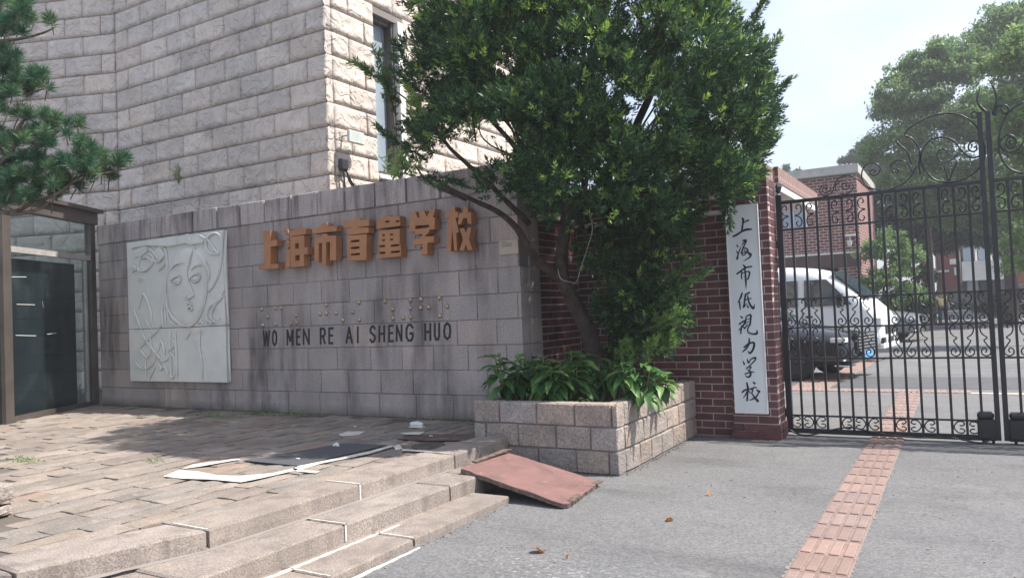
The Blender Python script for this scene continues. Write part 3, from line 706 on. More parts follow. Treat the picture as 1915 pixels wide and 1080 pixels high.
CH1 = [
 [([(205, 148), (215, 165), (212, 200), (203, 270)], [10, 20, 15, 16]), ([(218, 200), (245, 180), (268, 172)], [8, 12, 15]), ([(115, 334), (150, 318), (200, 285), (250, 265), (300, 262)], [16, 18, 16, 20, 12])],
 [([(152, 418), (160, 438)], [8, 13]), ([(148, 478), (157, 500)], [6, 11]), ([(155, 560), (163, 520), (180, 470), (192, 440)], [18, 11, 9, 5]),
  ([(245, 372), (222, 395), (200, 425)], [13, 12, 5]), ([(212, 375), (245, 372), (238, 400), (215, 450), (200, 500), (218, 525), (245, 500), (262, 460)], [12, 14, 12, 12, 13, 9, 10, 6]),
  ([(215, 450), (245, 455), (262, 470), (272, 510), (285, 520)], [8, 12, 10, 10, 12]), ([(195, 505), (240, 495), (290, 510), (285, 540), (250, 565), (218, 585)], [7, 9, 16, 14, 9, 4]), ([(225, 470), (240, 490)], [8, 8])],
 [([(215, 622), (232, 640), (236, 655)], [10, 17, 12]), ([(153, 712), (190, 685), (240, 650), (300, 636)], [14, 15, 14, 13]), ([(200, 690), (198, 730), (203, 765)], [9, 12, 7]),
  ([(205, 705), (245, 690), (278, 692), (275, 730), (262, 765), (245, 770)], [10, 9, 14, 13, 12, 5]), ([(232, 660), (238, 720), (243, 800), (245, 860)], [12, 15, 14, 4])],
 [([(205, 905), (190, 950), (163, 1000)], [13, 16, 7]), ([(178, 990), (182, 1030), (185, 1070)], [12, 14, 9]), ([(280, 898), (255, 912), (232, 922)], [13, 15, 7]),
  ([(240, 920), (232, 965), (225, 1020), (218, 1050), (250, 1010)], [15, 15, 13, 13, 6]), ([(228, 980), (262, 965), (300, 960)], [8, 10, 8]), ([(262, 930), (270, 985), (290, 1030), (318, 1060), (330, 1020)], [10, 14, 17, 18, 5]), ([(255, 1030), (266, 1050)], [9, 14])]]
CH2 = [
 [([(180, 108), (195, 122)], [9, 15]), ([(168, 185), (200, 160), (228, 152), (205, 195), (165, 240)], [12, 14, 14, 14, 8]), ([(190, 200), (185, 240), (182, 275)], [12, 13, 10]), ([(202, 205), (215, 220)], [8, 12]),
  ([(232, 120), (228, 180)], [12, 9]), ([(235, 110), (262, 95), (278, 100), (275, 150), (272, 190)], [10, 12, 16, 14, 12]), ([(238, 140), (265, 132)], [6, 6]), ([(236, 168), (262, 162)], [6, 6]), ([(245, 190), (225, 215), (215, 232)], [10, 10, 5]),
  ([(268, 185), (248, 235), (258, 265), (300, 278), (335, 272), (338, 240)], [12, 11, 12, 13, 20, 6])],
 [([(215, 405), (250, 375), (305, 360), (308, 400), (292, 440), (268, 462), (250, 440)], [13, 12, 17, 18, 17, 16, 5]), ([(262, 320), (262, 365), (235, 415), (198, 450)], [10, 18, 15, 8])],
 [([(205, 540), (216, 568)], [8, 15]), ([(245, 520), (252, 550)], [8, 14]), ([(258, 560), (280, 520), (322, 505), (318, 530), (290, 560), (235, 612)], [8, 10, 15, 12, 10, 9]), ([(240, 600), (270, 590), (278, 602), (255, 625)], [8, 12, 12, 6]), ([(250, 625), (275, 640), (272, 680), (250, 692), (228, 678)], [9, 16, 16, 14, 6]), ([(222, 662), (260, 648), (306, 642)], [10, 11, 9])],
 [([(195, 838), (225, 815), (285, 800)], [12, 15, 9]), ([(240, 745), (250, 800), (246, 860), (243, 915)], [12, 18, 15, 14]), ([(242, 830), (225, 865), (205, 890)], [12, 10, 5]), ([(255, 820), (272, 840)], [8, 10]), ([(302, 740), (314, 752)], [10, 18]),
  ([(280, 815), (310, 790), (335, 795)], [8, 12, 8]), ([(300, 805), (290, 840), (280, 850)], [10, 10, 5]), ([(335, 815), (358, 830)], [9, 22]), ([(352, 845), (330, 880), (290, 905), (265, 912)], [10, 13, 11, 4]), ([(290, 850), (318, 890), (345, 920)], [9, 16, 22])]]
for L_, O_, S_ in ((CH1, O1, S_1), (CH2, O2, S_2)):
    for st in L_:
        m = MB()
        for k_, (pts, ws) in enumerate(st): stroke(m, pts, O_, S_, 8.2744-.0003*k_, [w_*1.12 for w_ in ws])
        m.build('character', 'ink', board)

# ------------------------------------------------------------------ orange characters
def P7(q, yp): return Yp(470+q[0]/4.453, 360+q[1]/4.453, yp)
ORY0, ORT = SY-.13, .105
R_ = lambda a, b, c, d, s=0: [(a, b+s), (c, b), (c, d), (a, d+s)]     # slanted rect helper (s: drop at left end)
ORA = [
 [[(95, 320), (158, 318), (160, 398), (212, 392), (212, 442), (160, 448), (160, 595), (222, 590), (222, 632), (62, 640), (62, 605), (108, 598)]],
 [[(262, 310), (300, 305), (315, 345), (285, 350)], [(285, 390), (308, 385), (325, 425), (300, 430)], [(300, 440), (325, 440), (322, 620), (280, 628)],
  [(318, 365), (455, 345), (455, 300), (395, 290), (375, 310), (318, 318)],
  [(322, 368), (440, 355), (440, 455), (468, 452), (468, 510), (438, 514), (438, 612), (326, 622), (326, 470), (300, 470), (326, 440)]],
 [[(505, 300), (568, 290), (590, 255), (625, 250), (640, 282), (710, 275), (710, 320), (505, 342)], [(525, 372), (585, 365), (588, 345), (632, 342), (635, 360), (705, 355), (705, 560), (655, 565), (655, 410), (622, 412), (622, 605), (588, 600), (588, 420), (560, 422), (560, 578), (525, 575)]],
 [[(768, 235), (850, 228), (855, 215), (900, 215), (905, 225), (980, 225), (978, 278), (880, 288), (880, 292), (975, 288), (975, 335), (800, 352), (792, 305), (830, 298), (828, 290), (770, 290)],
  [(795, 358), (960, 345), (958, 560), (800, 570)]],
 [[(1042, 215), (1095, 208), (1100, 192), (1150, 190), (1155, 200), (1235, 192), (1240, 275), (1045, 302)], [(1060, 318), (1235, 300), (1235, 430), (1245, 438), (1245, 530), (1042, 550), (1042, 508), (1062, 500)]],
 [[(1322, 165), (1365, 158), (1385, 210), (1400, 210), (1395, 150), (1440, 150), (1460, 205), (1490, 140), (1532, 135), (1510, 205), (1528, 210), (1525, 305), (1480, 308), (1480, 268), (1365, 275), (1365, 325), (1318, 328), (1318, 225), (1345, 218)],
  [(1360, 305), (1480, 290), (1482, 325), (1440, 365), (1520, 362), (1520, 412), (1465, 418), (1465, 515), (1405, 522), (1425, 500), (1425, 430), (1350, 432), (1350, 388), (1415, 375), (1425, 345), (1360, 350)]],
 [[(1655, 120), (1695, 118), (1698, 160), (1722, 160), (1722, 205), (1700, 210), (1728, 330), (1706, 335), (1712, 480), (1690, 485), (1672, 300), (1660, 490), (1630, 488), (1632, 240), (1650, 205), (1615, 205), (1615, 168), (1655, 162)],
  [(1730, 170), (1760, 165), (1765, 120), (1800, 122), (1805, 165), (1830, 160), (1832, 262), (1800, 255), (1795, 210), (1765, 212), (1740, 268), (1718, 262)],
  [(1735, 300), (1770, 295), (1788, 335), (1800, 290), (1832, 292), (1812, 385), (1842, 475), (1802, 480), (1785, 430), (1770, 482), (1732, 480), (1762, 388)]]]
ORH = {1: [[(365, 425), (395, 422), (395, 460), (365, 464)], [(365, 525), (402, 520), (402, 560), (365, 562)]],
 3: [[(828, 400), (900, 394), (900, 406), (828, 412)], [(828, 456), (900, 450), (900, 462), (828, 468)], [(828, 512), (905, 504), (905, 514), (828, 522)]],
 4: [[(1115, 238), (1148, 234), (1148, 244), (1115, 248)], [(1202, 234), (1232, 231), (1232, 241), (1202, 244)], [(1090, 350), (1112, 348), (1112, 357), (1090, 359)], [(1155, 345), (1180, 342), (1180, 351), (1155, 354)], [(1090, 392), (1112, 390), (1112, 399), (1090, 401)], [(1155, 386), (1180, 384), (1180, 393), (1155, 396)],
     [(1066, 441), (1112, 438), (1112, 449), (1066, 452)], [(1160, 436), (1230, 430), (1230, 441), (1160, 447)], [(1068, 497), (1115, 494), (1115, 505), (1068, 508)], [(1162, 490), (1236, 483), (1236, 494), (1162, 501)]]}
names7 = ['orange block character 上, first at the left of the seven on the granite wall', 'orange block character 海, second from the left on the granite wall', 'orange block character 市 between 海 and 盲 on the granite wall',
          'orange block character 盲 with three dark slots on the granite wall', 'orange block character 童 with many small slots on the granite wall', 'orange block character 学 with three prongs on top, next to last', 'orange block character 校 at the right end, partly under the branches']
def inpoly_(x, y, P):
    c = False; j = len(P)-1
    for k_ in range(len(P)):
        if (P[k_][1] > y) != (P[j][1] > y) and x < (P[j][0]-P[k_][0])*(y-P[k_][1])/(P[j][1]-P[k_][1])+P[k_][0]: c = not c
        j = k_
    return c
MAT['slot'] = plain('slot_shadow_brown', (.10, .045, .03), .8)
for i, polys in enumerate(ORA):
    c = P7(polys[0][0], ORY0); t = thing('wall_character', names7[i], 'sign letter', (c.x, ORY0+ORT, c.z), 'orange characters of the school name')
    for pl in polys:
        hs = [[(q[0], q[1]+(-3 if k_ < 2 else 4)) for k_, q in enumerate(h)] for h in ORH.get(i, []) if inpoly_(sum(q[0] for q in h)/4, sum(q[1] for q in h)/4, pl)]
        m = MB(); m.prism_h([P7(q, ORY0) for q in pl], [[P7(q, ORY0) for q in h] for h in hs], Vector((0, ORT, 0))); m.build('stroke', 'orange', t)
    # standoff pins into the wall
    for q in (polys[-1][0], polys[-1][len(polys[-1])//2]):
        p = P7(((q[0]+sum(z[0] for z in polys[-1])/len(polys[-1]))/2, (q[1]+sum(z[1] for z in polys[-1])/len(polys[-1]))/2), ORY0+ORT)
        MB().tube([p-Vector((0, .02, 0)), p+Vector((0, .03, 0))], .008, 6).build('pin', 'iron', t)

# ---- braille studs
DOTS = [(120,547),(147,582),(125,618),(183,543),(207,541),(185,614),(275,575),(250,611),(276,608),(382,568),(410,528),(411,566),(454,564),(485,596),(527,560),(556,517),(558,595),(673,512),(708,547),(710,588),(787,505),(787,542),(756,586),(789,582),(834,502),(834,541),(869,538),(917,496),(952,534),(919,577)]
br = thing('braille_line', 'line of raised metal braille dots above the black pinyin letters', 'braille sign', (-6.5, SY, 1.7))
m = MB(); vs = []; R0 = .028
for j in range(5):
    th = j/4*math.pi/2*.98
    for k in range(12): vs.append((R0*math.cos(th)*math.cos(k*math.pi/6), -.02*math.sin(th)-.004, R0*math.cos(th)*math.sin(k*math.pi/6)))
m.add(vs, [(j*12+k, j*12+(k+1) % 12, (j+1)*12+(k+1) % 12, (j+1)*12+k) for j in range(4) for k in range(12)]+[tuple(range(48, 60))])
stud = m.mesh('dome_stud', True)
for d in DOTS:
    p = Yp(440+d[0]/2.4, 350+d[1]/2.4, SY); obj('dome_stud', stud, 'brass', br, (p.x, SY+.001, p.z))
# ---- pinyin letters
GL = {'W': [[(0, 1), (.25, 0), (.5, .95), (.75, 0), (1, 1)]], 'O': [[(.5, 1), (.12, .85), (0, .5), (.12, .15), (.5, 0), (.88, .15), (1, .5), (.88, .85), (.5, 1)]],
 'M': [[(0, 0), (0, 1), (.5, .25), (1, 1), (1, 0)]], 'E': [[(1, 1), (0, 1), (0, 0), (1, 0)], [(0, .52), (.85, .52)]], 'N': [[(0, 0), (0, 1), (1, 0), (1, 1)]],
 'R': [[(0, 0), (0, 1), (.7, 1), (1, .85), (1, .65), (.7, .5), (0, .5)], [(.5, .5), (1, 0)]], 'A': [[(0, 0), (.5, 1), (1, 0)], [(.2, .33), (.8, .33)]], 'I': [[(.5, 0), (.5, 1)]],
 'S': [[(1, .85), (.7, 1), (.3, 1), (0, .82), (.05, .62), (.5, .5), (.95, .38), (1, .18), (.7, 0), (.3, 0), (0, .15)]], 'H': [[(0, 0), (0, 1)], [(1, 0), (1, 1)], [(0, .5), (1, .5)]],
 'G': [[(1, .82), (.7, 1), (.3, 1), (0, .75), (0, .25), (.3, 0), (.75, 0), (1, .2), (1, .45), (.6, .45)]], 'U': [[(0, 1), (0, .25), (.25, 0), (.75, 0), (1, .25), (1, 1)]]}
TXT = [('W', 122, 156), ('O', 163, 189), ('M', 229, 262), ('E', 272, 293), ('N', 302, 334), ('R', 379, 406), ('E', 417, 441), ('A', 494, 527), ('I', 546, 553), ('S', 602, 630), ('H', 642, 672), ('E', 686, 711), ('N', 720, 750), ('G', 764, 800), ('H', 848, 879), ('U', 891, 919), ('O', 933, 969)]
pin = thing('pinyin_line', 'black painted letters WO MEN RE AI SHENG HUO on the granite wall', 'lettering', (-6.5, SY, 1.2))
for ch, xa, xb in TXT:
    m = MB(); by = lambda x: 714-(x-120)*.0353; ht = 72+(xa-120)*.009
    for li, ln in enumerate(GL[ch]):
        P = []
        for (u, v) in ln:
            cx = xa+4+(xb-xa-8)*u; q = Yp(440+cx/2.4, 350+(by(cx)-4-(ht-8)*v)/2.4, SY-.003-.0004*li); P.append(q)
        hw = .0135
        for s_ in range(len(P)-1):
            a_, b2 = P[s_], P[s_+1]; d = (b2-a_).normalized(); n2 = Vector((-d.z, 0, d.x))*hw; e = d*hw*.75
            y_ = Vector((0, -.0002*s_, 0)); m.prism([a_+n2-e+y_, a_-n2-e+y_, b2-n2+e+y_, b2+n2+e+y_], Vector((0, .0035, 0)))
    m.build('letter', 'black_paint', pin)

# ------------------------------------------------------------------ relief panel
rel = thing('relief_panel', 'pale grey stone relief of a stylised woman’s face in two slabs', 'relief', (-9.6, SY, .67))
RXa, RXb, RZ0, RZ1 = -10.69, -8.555, .665, 2.72
def PR(q, yp=SY-.08): return Yp(230+q[0]/3.375, 410+q[1]/3.375, yp)
zs = PR((400, 680)).z
m = MB(); m.box(RXa, SY-.08, RZ0, RXb, SY-.002, zs-.004, .006); m.build('lower_slab', 'relief', rel)
m = MB(); m.box(RXa, SY-.08, zs+.004, RXb, SY-.002, RZ1, .006); m.build('upper_slab', 'relief', rel)
def ridge(pts, w_=.017, h=.028, sm=5, name='carved_line', closed=False):
    m = MB(); C2 = catmull([PR(p) for p in pts], sm, closed)
    n = len(C2); vs = []
    for i, c in enumerate(C2):
        a_, b2 = C2[max(i-1, 0)], C2[min(i+1, n-1)]; d = Vector((b2[0]-a_[0], 0, b2[2]-a_[2])); d = d.normalized() if d.length > 1e-9 else Vector((1, 0, 0))
        n2 = Vector((-d.z, 0, d.x)); c = Vector(c); tp = min(1, .25+min(i, n-1-i)*.3)
        for (o_, y_) in ((-1, .002), (-.45, -h*tp), (.45, -h*tp), (1, .002)): vs.append(c+n2*(o_*w_*tp)+Vector((0, y_, 0)))
    fs = [(4*i+k, 4*i+k+1, 4*i+k+5, 4*i+k+4) for i in range(n-1) for k in range(3)]
    m.add(vs, fs); o = m.build(name, 'relief', rel, True, False)
    # dark ribbon painting the shade on one side of the ridge, with crease dirt
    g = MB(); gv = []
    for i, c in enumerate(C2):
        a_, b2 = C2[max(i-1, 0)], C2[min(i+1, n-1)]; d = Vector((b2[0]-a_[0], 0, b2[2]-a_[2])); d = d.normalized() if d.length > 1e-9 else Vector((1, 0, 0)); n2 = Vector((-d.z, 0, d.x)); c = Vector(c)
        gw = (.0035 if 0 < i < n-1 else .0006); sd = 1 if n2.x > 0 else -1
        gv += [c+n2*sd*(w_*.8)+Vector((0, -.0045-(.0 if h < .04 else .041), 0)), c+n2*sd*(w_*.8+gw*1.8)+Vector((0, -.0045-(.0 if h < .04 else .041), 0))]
    g.add(gv, [(2*i, 2*i+1, 2*i+3, 2*i+2) for i in range(n-1)]); g.build('crease_shade_dirt', 'crease', o, False, False)
    return o
def raised(poly, h, name, sm=4, round_=.5):
    """low swelling relief shape: outline ring, inner rings rising, cap"""
    C2 = [Vector(c) for c in catmull([PR(p) for p in poly], sm, True)]; ce = sum(C2, Vector())/len(C2); m = MB(); n = len(C2); vs = []
    prof = [(0, .004), (.0, -h*.55), (.10, -h*.85), (.3, -h), (.65, -h*1.12)]
    for (f_, y_) in prof: vs += [c+(ce-c)*f_+Vector((0, y_, 0)) for c in C2]
    vs.append(ce+Vector((0, -h*1.15, 0)))
    fs = [(r*n+i, r*n+(i+1) % n, (r+1)*n+(i+1) % n, (r+1)*n+i) for r in range(4) for i in range(n)]+[(4*n+i, 4*n+(i+1) % n, 5*n) for i in range(n)]
    m.add(vs, fs); o = m.build(name, 'relief', rel, True, True); return o
raised([(290, 350), (320, 250), (380, 190), (440, 180), (500, 215), (530, 290), (528, 420), (515, 520), (480, 610), (435, 668), (390, 665), (340, 630), (300, 570), (285, 460)], .034, 'face')
def PRf(q): return PR(q, SY-.125)
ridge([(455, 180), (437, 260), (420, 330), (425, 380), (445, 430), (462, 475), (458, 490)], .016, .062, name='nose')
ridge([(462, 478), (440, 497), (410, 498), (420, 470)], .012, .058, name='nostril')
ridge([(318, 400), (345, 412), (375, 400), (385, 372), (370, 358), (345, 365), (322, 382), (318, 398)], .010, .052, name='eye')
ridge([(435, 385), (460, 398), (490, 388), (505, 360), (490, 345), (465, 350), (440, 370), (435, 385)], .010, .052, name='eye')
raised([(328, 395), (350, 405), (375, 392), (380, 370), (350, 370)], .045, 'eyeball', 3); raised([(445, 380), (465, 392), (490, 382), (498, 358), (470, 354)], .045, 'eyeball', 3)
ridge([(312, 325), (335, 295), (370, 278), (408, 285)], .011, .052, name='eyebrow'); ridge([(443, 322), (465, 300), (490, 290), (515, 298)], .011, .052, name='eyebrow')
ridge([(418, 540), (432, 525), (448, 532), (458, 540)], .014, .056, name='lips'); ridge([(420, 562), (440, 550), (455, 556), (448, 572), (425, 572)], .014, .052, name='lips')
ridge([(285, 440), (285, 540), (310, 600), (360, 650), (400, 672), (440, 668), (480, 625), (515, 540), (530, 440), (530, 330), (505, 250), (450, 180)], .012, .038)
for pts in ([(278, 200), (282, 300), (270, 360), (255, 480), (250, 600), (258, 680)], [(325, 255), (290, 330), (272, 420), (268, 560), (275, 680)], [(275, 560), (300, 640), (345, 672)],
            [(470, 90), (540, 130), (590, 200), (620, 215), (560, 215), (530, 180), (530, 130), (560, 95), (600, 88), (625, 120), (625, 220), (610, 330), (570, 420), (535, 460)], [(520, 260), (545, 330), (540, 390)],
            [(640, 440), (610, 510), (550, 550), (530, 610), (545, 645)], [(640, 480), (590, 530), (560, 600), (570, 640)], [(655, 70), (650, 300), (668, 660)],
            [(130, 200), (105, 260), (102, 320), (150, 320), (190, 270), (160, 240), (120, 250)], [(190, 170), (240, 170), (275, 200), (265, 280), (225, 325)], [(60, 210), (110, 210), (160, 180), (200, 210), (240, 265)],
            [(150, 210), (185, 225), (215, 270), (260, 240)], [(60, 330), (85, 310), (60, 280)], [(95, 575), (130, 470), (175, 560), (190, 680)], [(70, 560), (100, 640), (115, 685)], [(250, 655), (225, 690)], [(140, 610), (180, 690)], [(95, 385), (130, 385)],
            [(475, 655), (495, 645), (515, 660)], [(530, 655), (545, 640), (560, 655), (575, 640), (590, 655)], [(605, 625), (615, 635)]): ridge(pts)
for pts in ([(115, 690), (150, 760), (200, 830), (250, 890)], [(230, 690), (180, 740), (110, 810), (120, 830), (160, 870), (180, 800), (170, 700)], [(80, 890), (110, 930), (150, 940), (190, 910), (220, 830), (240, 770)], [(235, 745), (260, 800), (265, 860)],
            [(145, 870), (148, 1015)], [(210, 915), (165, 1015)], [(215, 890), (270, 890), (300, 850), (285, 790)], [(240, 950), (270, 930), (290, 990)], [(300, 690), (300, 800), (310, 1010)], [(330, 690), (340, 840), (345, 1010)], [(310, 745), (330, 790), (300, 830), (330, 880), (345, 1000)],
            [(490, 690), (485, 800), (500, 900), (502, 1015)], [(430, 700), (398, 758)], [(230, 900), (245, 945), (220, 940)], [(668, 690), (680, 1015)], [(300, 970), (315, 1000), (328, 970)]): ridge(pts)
m = MB(); m.prism([PR(q, SY-.082) for q in [(55, 148), (150, 135), (275, 120), (400, 100), (415, 92), (425, 120), (440, 138), (520, 132), (515, 148), (440, 158), (405, 150), (300, 170), (150, 165), (60, 185)]], Vector((0, -.035, 0))); m.build('beam', 'relief', rel)
m = MB(); m.prism([PR(q, SY-.082) for q in [(62, 200), (150, 155), (160, 200), (120, 230), (75, 240)]], Vector((0, -.02, 0))); m.prism([PR(q, SY-.082) for q in [(195, 215), (240, 170), (275, 225), (240, 265)]], Vector((0, -.03, 0))); m.build('leaf_shape', 'relief', rel)

# ------------------------------------------------------------------ glass entrance at the left
DA, DB = Vector((-11.746, 7.0, 0)), Vector((-10.83, 5.31, 0)); dd = (DB-DA).normalized(); dn = Vector((-dd.y, dd.x, 0)); dn = dn if dn.x > 0 else -dn
DW = (DB-DA).length
ent = thing('glass_entrance', 'tinted glass entrance box with bronze metal frame beside the granite wall', 'entrance', DA)
def dbox(m, u0, u1, n0, n1, z0, z1):
    a_ = DA+dd*u0+dn*n0; b2 = DA+dd*u1+dn*n0; c = DA+dd*u1+dn*n1; d = DA+dd*u0+dn*n1
    for p in (a_, b2, c, d): p.z = z0
    return m.prism([a_, b2, c, d], Vector((0, 0, z1-z0)))
def Fp(x, y):
    d = ray(x, y); t = (DA-EYEV).dot(dn)/d.dot(dn); return EYEV+d*t
ZTR = Fp(90, 474).z; ZTOP = Fp(178, 418).z; ZRF = Fp(185, 400).z
dbox(MB(), -.05, .07, -.05, .05, TZ, ZRF-.2).build('post', 'frame', ent)
dbox(MB(), DW-.02, DW+.14, -.06, .06, TZ, ZRF-.2).build('post', 'frame', ent)
dbox(MB(), .07, DW-.02, -.04, .04, ZTR-.04, ZTR+.04).build('transom', 'frame_pale', ent)
dbox(MB(), .07, DW-.02, -.03, .03, TZ+.001, TZ+.07).build('bottom_rail', 'frame', ent)
dbox(MB(), -.1, DW+.6, -.08, .07, ZRF-.2, ZRF-.02).build('head_beam', 'frame', ent)
dbox(MB(), -.15, DW+.9, -.12, .14, ZRF-.018, ZRF+.04).build('roof', 'frame', ent); dbox(MB(), -.1, DW+.9, -1.4, -.121, ZRF-.01, ZRF+.0).build('roof_pane', 'door_glass', ent)
dbox(MB(), .16, .20, -.03, .03, TZ+.07, ZTR-.04).build('door_stile', 'frame_pale', ent)
dbox(MB(), .07, DW-.02, -.006, .006, TZ+.07, ZTR-.04).build('door_pane', 'door_glass', ent)
dbox(MB(), .07, DW-.02, -.006, .006, ZTR+.04, ZRF-.2).build('fanlight_pane', 'door_glass', ent)
dbox(MB(), DW+.14, DW+1.6, -.006, .006, TZ, ZRF-.2).build('side_pane', 'door_glass', ent)
dbox(MB(), .24, DW+1.5, -.16, -.12, TZ, ZTR-.1).build('inner_screen', 'dark_inside', ent)
m = MB()
for (a_, b2) in (((18, 517), (48, 517)), ((30, 568), (64, 569)), ((78, 563), (80, 574)), ((28, 626), (66, 627)), ((87, 624), (104, 622))):
    p, q = Fp(*a_), Fp(*b2); p += dn*.008; q += dn*.008; m.prism([p, q, q-Vector((0, 0, .007)), p-Vector((0, 0, .007))], dn*.002)
m.build('glint_strip', 'white', ent)  # white strips painted in for bright reflections and light slits on the glass

# ------------------------------------------------------------------ gate
GY = 8.68; GX0, GX1 = -1.672, .232
def CS(curls, m, r=.0075):
    for pts in curls: m.tube([(p[0], GY, p[1]) for p in pts], r, 6)
MIDC = [(.52, .86), (.6, .93), (.42, .985), (.2, .93), (.17, .8), (.35, .68), (.68, .585), (.42, .5), (.6, .38), (.88, .22), (.86, .08), (.55, .015), (.22, .08), (.2, .2), (.42, .26), (.58, .19), (.48, .12)]
TOPC = [(.5, .74), (.66, .8), (.5, .93), (.22, .88), (.14, .72), (.35, .56), (.78, .5), (.35, .44), (.14, .28), (.22, .12), (.5, .07), (.68, .2), (.5, .26)]
BOTC = [(.5, .66), (.68, .62), (.9, .78), (.7, .97), (.3, .9), (.04, .5), (.3, .1), (.7, .03), (.9, .22), (.68, .38), (.5, .34)]
def gate_leaf(mirror, label):
    root = thing('iron_gate', label, 'gate', (GX0, GY, 0), 'leaves of the wrought iron gate')
    MX = lambda x: x if not mirror else 2*.266-x
    def bx(x0, z0, x1, z1, t=.012, name='bar'):
        xa, xb = sorted((MX(x0), MX(x1))); return MB().box(xa, GY-t, z0, xb, GY+t, z1, .002).build(name, 'iron', root)
    NB = 15; bw_ = (GX1-GX0)/NB
    bx(GX0-.03, .03, GX0+.03, 2.60, .028, 'stile')
    bx(GX1-.022, .03, GX1+.022, 3.19, .024, 'stile')
    for k in range(1, NB): bx(GX0+k*bw_-.0115, .06, GX0+k*bw_+.0115, 2.50, .0115, 'bar')
    for (z, h, t) in ((.05, .026, .02), (.212, .009, .013), (.821, .009, .013), (1.152, .009, .013), (1.461, .009, .013), (2.215, .010, .013), (2.515, .018, .02)):
        bx(GX0+.03, z-h, GX1-.022, z+h, t, 'rail')
    for k in range(NB):
        typ = 'LRLx'[k % 4]
        if typ == 'x': continue
        for (pat, z0, z1) in ((BOTC, .085, .203), (MIDC, .832, 1.143), (MIDC, 1.163, 1.452), (TOPC, 2.225, 2.497)):
            if k == NB-1 and pat is BOTC: continue
            m = MB(); x0 = GX0+k*bw_+.011; ww = bw_-.022; pts = []
            for (u, v) in pat:
                uu = u if typ == 'L' else 1-u
                pts.append((MX(x0+ww*uu), z0+(z1-z0)*v))
            CS([catmull(pts, 4)], m, .007); m.build('scroll', 'iron', root, True)
    # crown ornament
    S = 4.32
    def K(o_, pts, r=.009, sm=6, name='crown_scroll', real=False):
        r = [q*.8 for q in r] if isinstance(r, list) else r*.8
        P = [Yp(o_[0]+a/S, o_[1]+b/S, GY) for a, b in pts]; P = [((p.x if real else MX(p.x)), GY, p.z) for p in P]
        MB().tube(catmull(P, sm), r, 7).build(name, 'iron', root, True)
    A = (1500, 150); B_ = (1640, 130)
    K(A, [(185, 885), (200, 880), (198, 865), (170, 870), (163, 895), (190, 908), (225, 895), (228, 865), (200, 845), (160, 855), (142, 890), (165, 928), (200, 932), (245, 900), (265, 840), (300, 790), (370, 768), (450, 800), (520, 865), (600, 883)], .008)
    K(A, [(345, 860), (358, 858), (355, 840), (330, 835), (322, 860), (345, 880), (375, 870), (380, 835), (350, 812), (300, 822), (272, 860), (290, 905), (345, 920), (400, 895), (412, 850), (390, 820)], .008)
    K(A, [(575, 745), (592, 738), (580, 722), (555, 728), (548, 750), (575, 768), (615, 755), (632, 710), (605, 675), (555, 668), (505, 695), (482, 750), (490, 810), (540, 860), (610, 885), (690, 885), (780, 855), (860, 800), (910, 720), (925, 690)])
    K(A, [(765, 715), (782, 722), (775, 740), (745, 738), (722, 710), (735, 670), (780, 645), (835, 660), (870, 700), (890, 740)], .009)
    K(A, [(880, 680), (865, 610), (840, 565), (800, 530), (760, 490)], [.010]*24+[.004]); 
    if not mirror: K(A, [(955, 760), (945, 680), (950, 580), (920, 510), (880, 465), (830, 445), (850, 405), (900, 365), (1000, 310), (1100, 278), (1200, 268), (1300, 290), (1400, 365), (1455, 470), (1475, 560), (1465, 650), (1400, 740), (1300, 800), (1180, 825), (1080, 805), (1010, 745), (965, 660), (970, 580), (1010, 510), (1070, 472), (1140, 460), (1220, 485), (1275, 550), (1330, 605), (1390, 625), (1445, 600), (1465, 545), (1440, 500), (1390, 488), (1350, 515), (1345, 555), (1375, 577), (1410, 562), (1405, 538), (1385, 545)], .0105)
    if not mirror: K(A, [(1165, 590), (1170, 570), (1145, 555), (1110, 565), (1090, 600), (1110, 648), (1165, 662), (1225, 630), (1260, 600)], .009)
    if not mirror: K(A, [(1190, 815), (1215, 740), (1255, 650)], .010); K(A, [(1180, 815), (1165, 750), (1145, 690)], .010)
    if not mirror:
        K(B_, [(885, 360), (880, 340), (840, 305), (812, 255), (815, 200), (835, 148)], [.018]*14+[.014]*6+[.010]*6+[.007]*4+[.005])
        K(B_, [(860, 400), (830, 395), (800, 350), (780, 340), (762, 365), (785, 395), (810, 375)], .008)
    else:
        K(B_, [(945, 370), (945, 330), (962, 275), (966, 220), (950, 165), (930, 125), (905, 88)], [.018]*14+[.014]*8+[.011]*8+[.007]*6+[.005], real=True)
        K(A, [(1562, 290), (1568, 228), (1600, 202), (1650, 206), (1668, 240), (1650, 268), (1620, 265), (1612, 240)], .011, real=True)
        K(A, [(1790, 175), (1700, 230), (1640, 300), (1605, 400), (1590, 500), (1600, 600), (1650, 690), (1720, 735), (1800, 748), (1900, 720), (1990, 650)], .012, real=True)
        K(A, [(1692, 492), (1674, 492), (1680, 515), (1706, 510), (1710, 480), (1680, 458), (1652, 482), (1652, 522), (1682, 547), (1722, 525), (1725, 470), (1670, 440), (1615, 470), (1600, 520), (1640, 572), (1710, 575), (1770, 530), (1805, 470), (1880, 430)], .010, real=True)
    # finial on the hinge stile
    m = MB(); fx, z0 = MX(GX0), 2.60
    prof = [(0, .026), (.02, .014), (.035, .022), (.09, .042), (.13, .026), (.17, .004)]
    m.tube([(fx, GY, z0+a) for a, _ in prof], [r for _, r in prof], 4); m.build('finial', 'iron', root)
    # drive box and castor at the meeting stile
    x0, x1 = sorted((MX(GX1-.17), MX(GX1-.024)))
    MB().box(x0, GY-.06, .05, x1, GY+.06, .235, .006).box(x0+.002, GY-.065, .236, x1-.002, GY+.055, .30, .02).build('drive_box', 'iron', root)
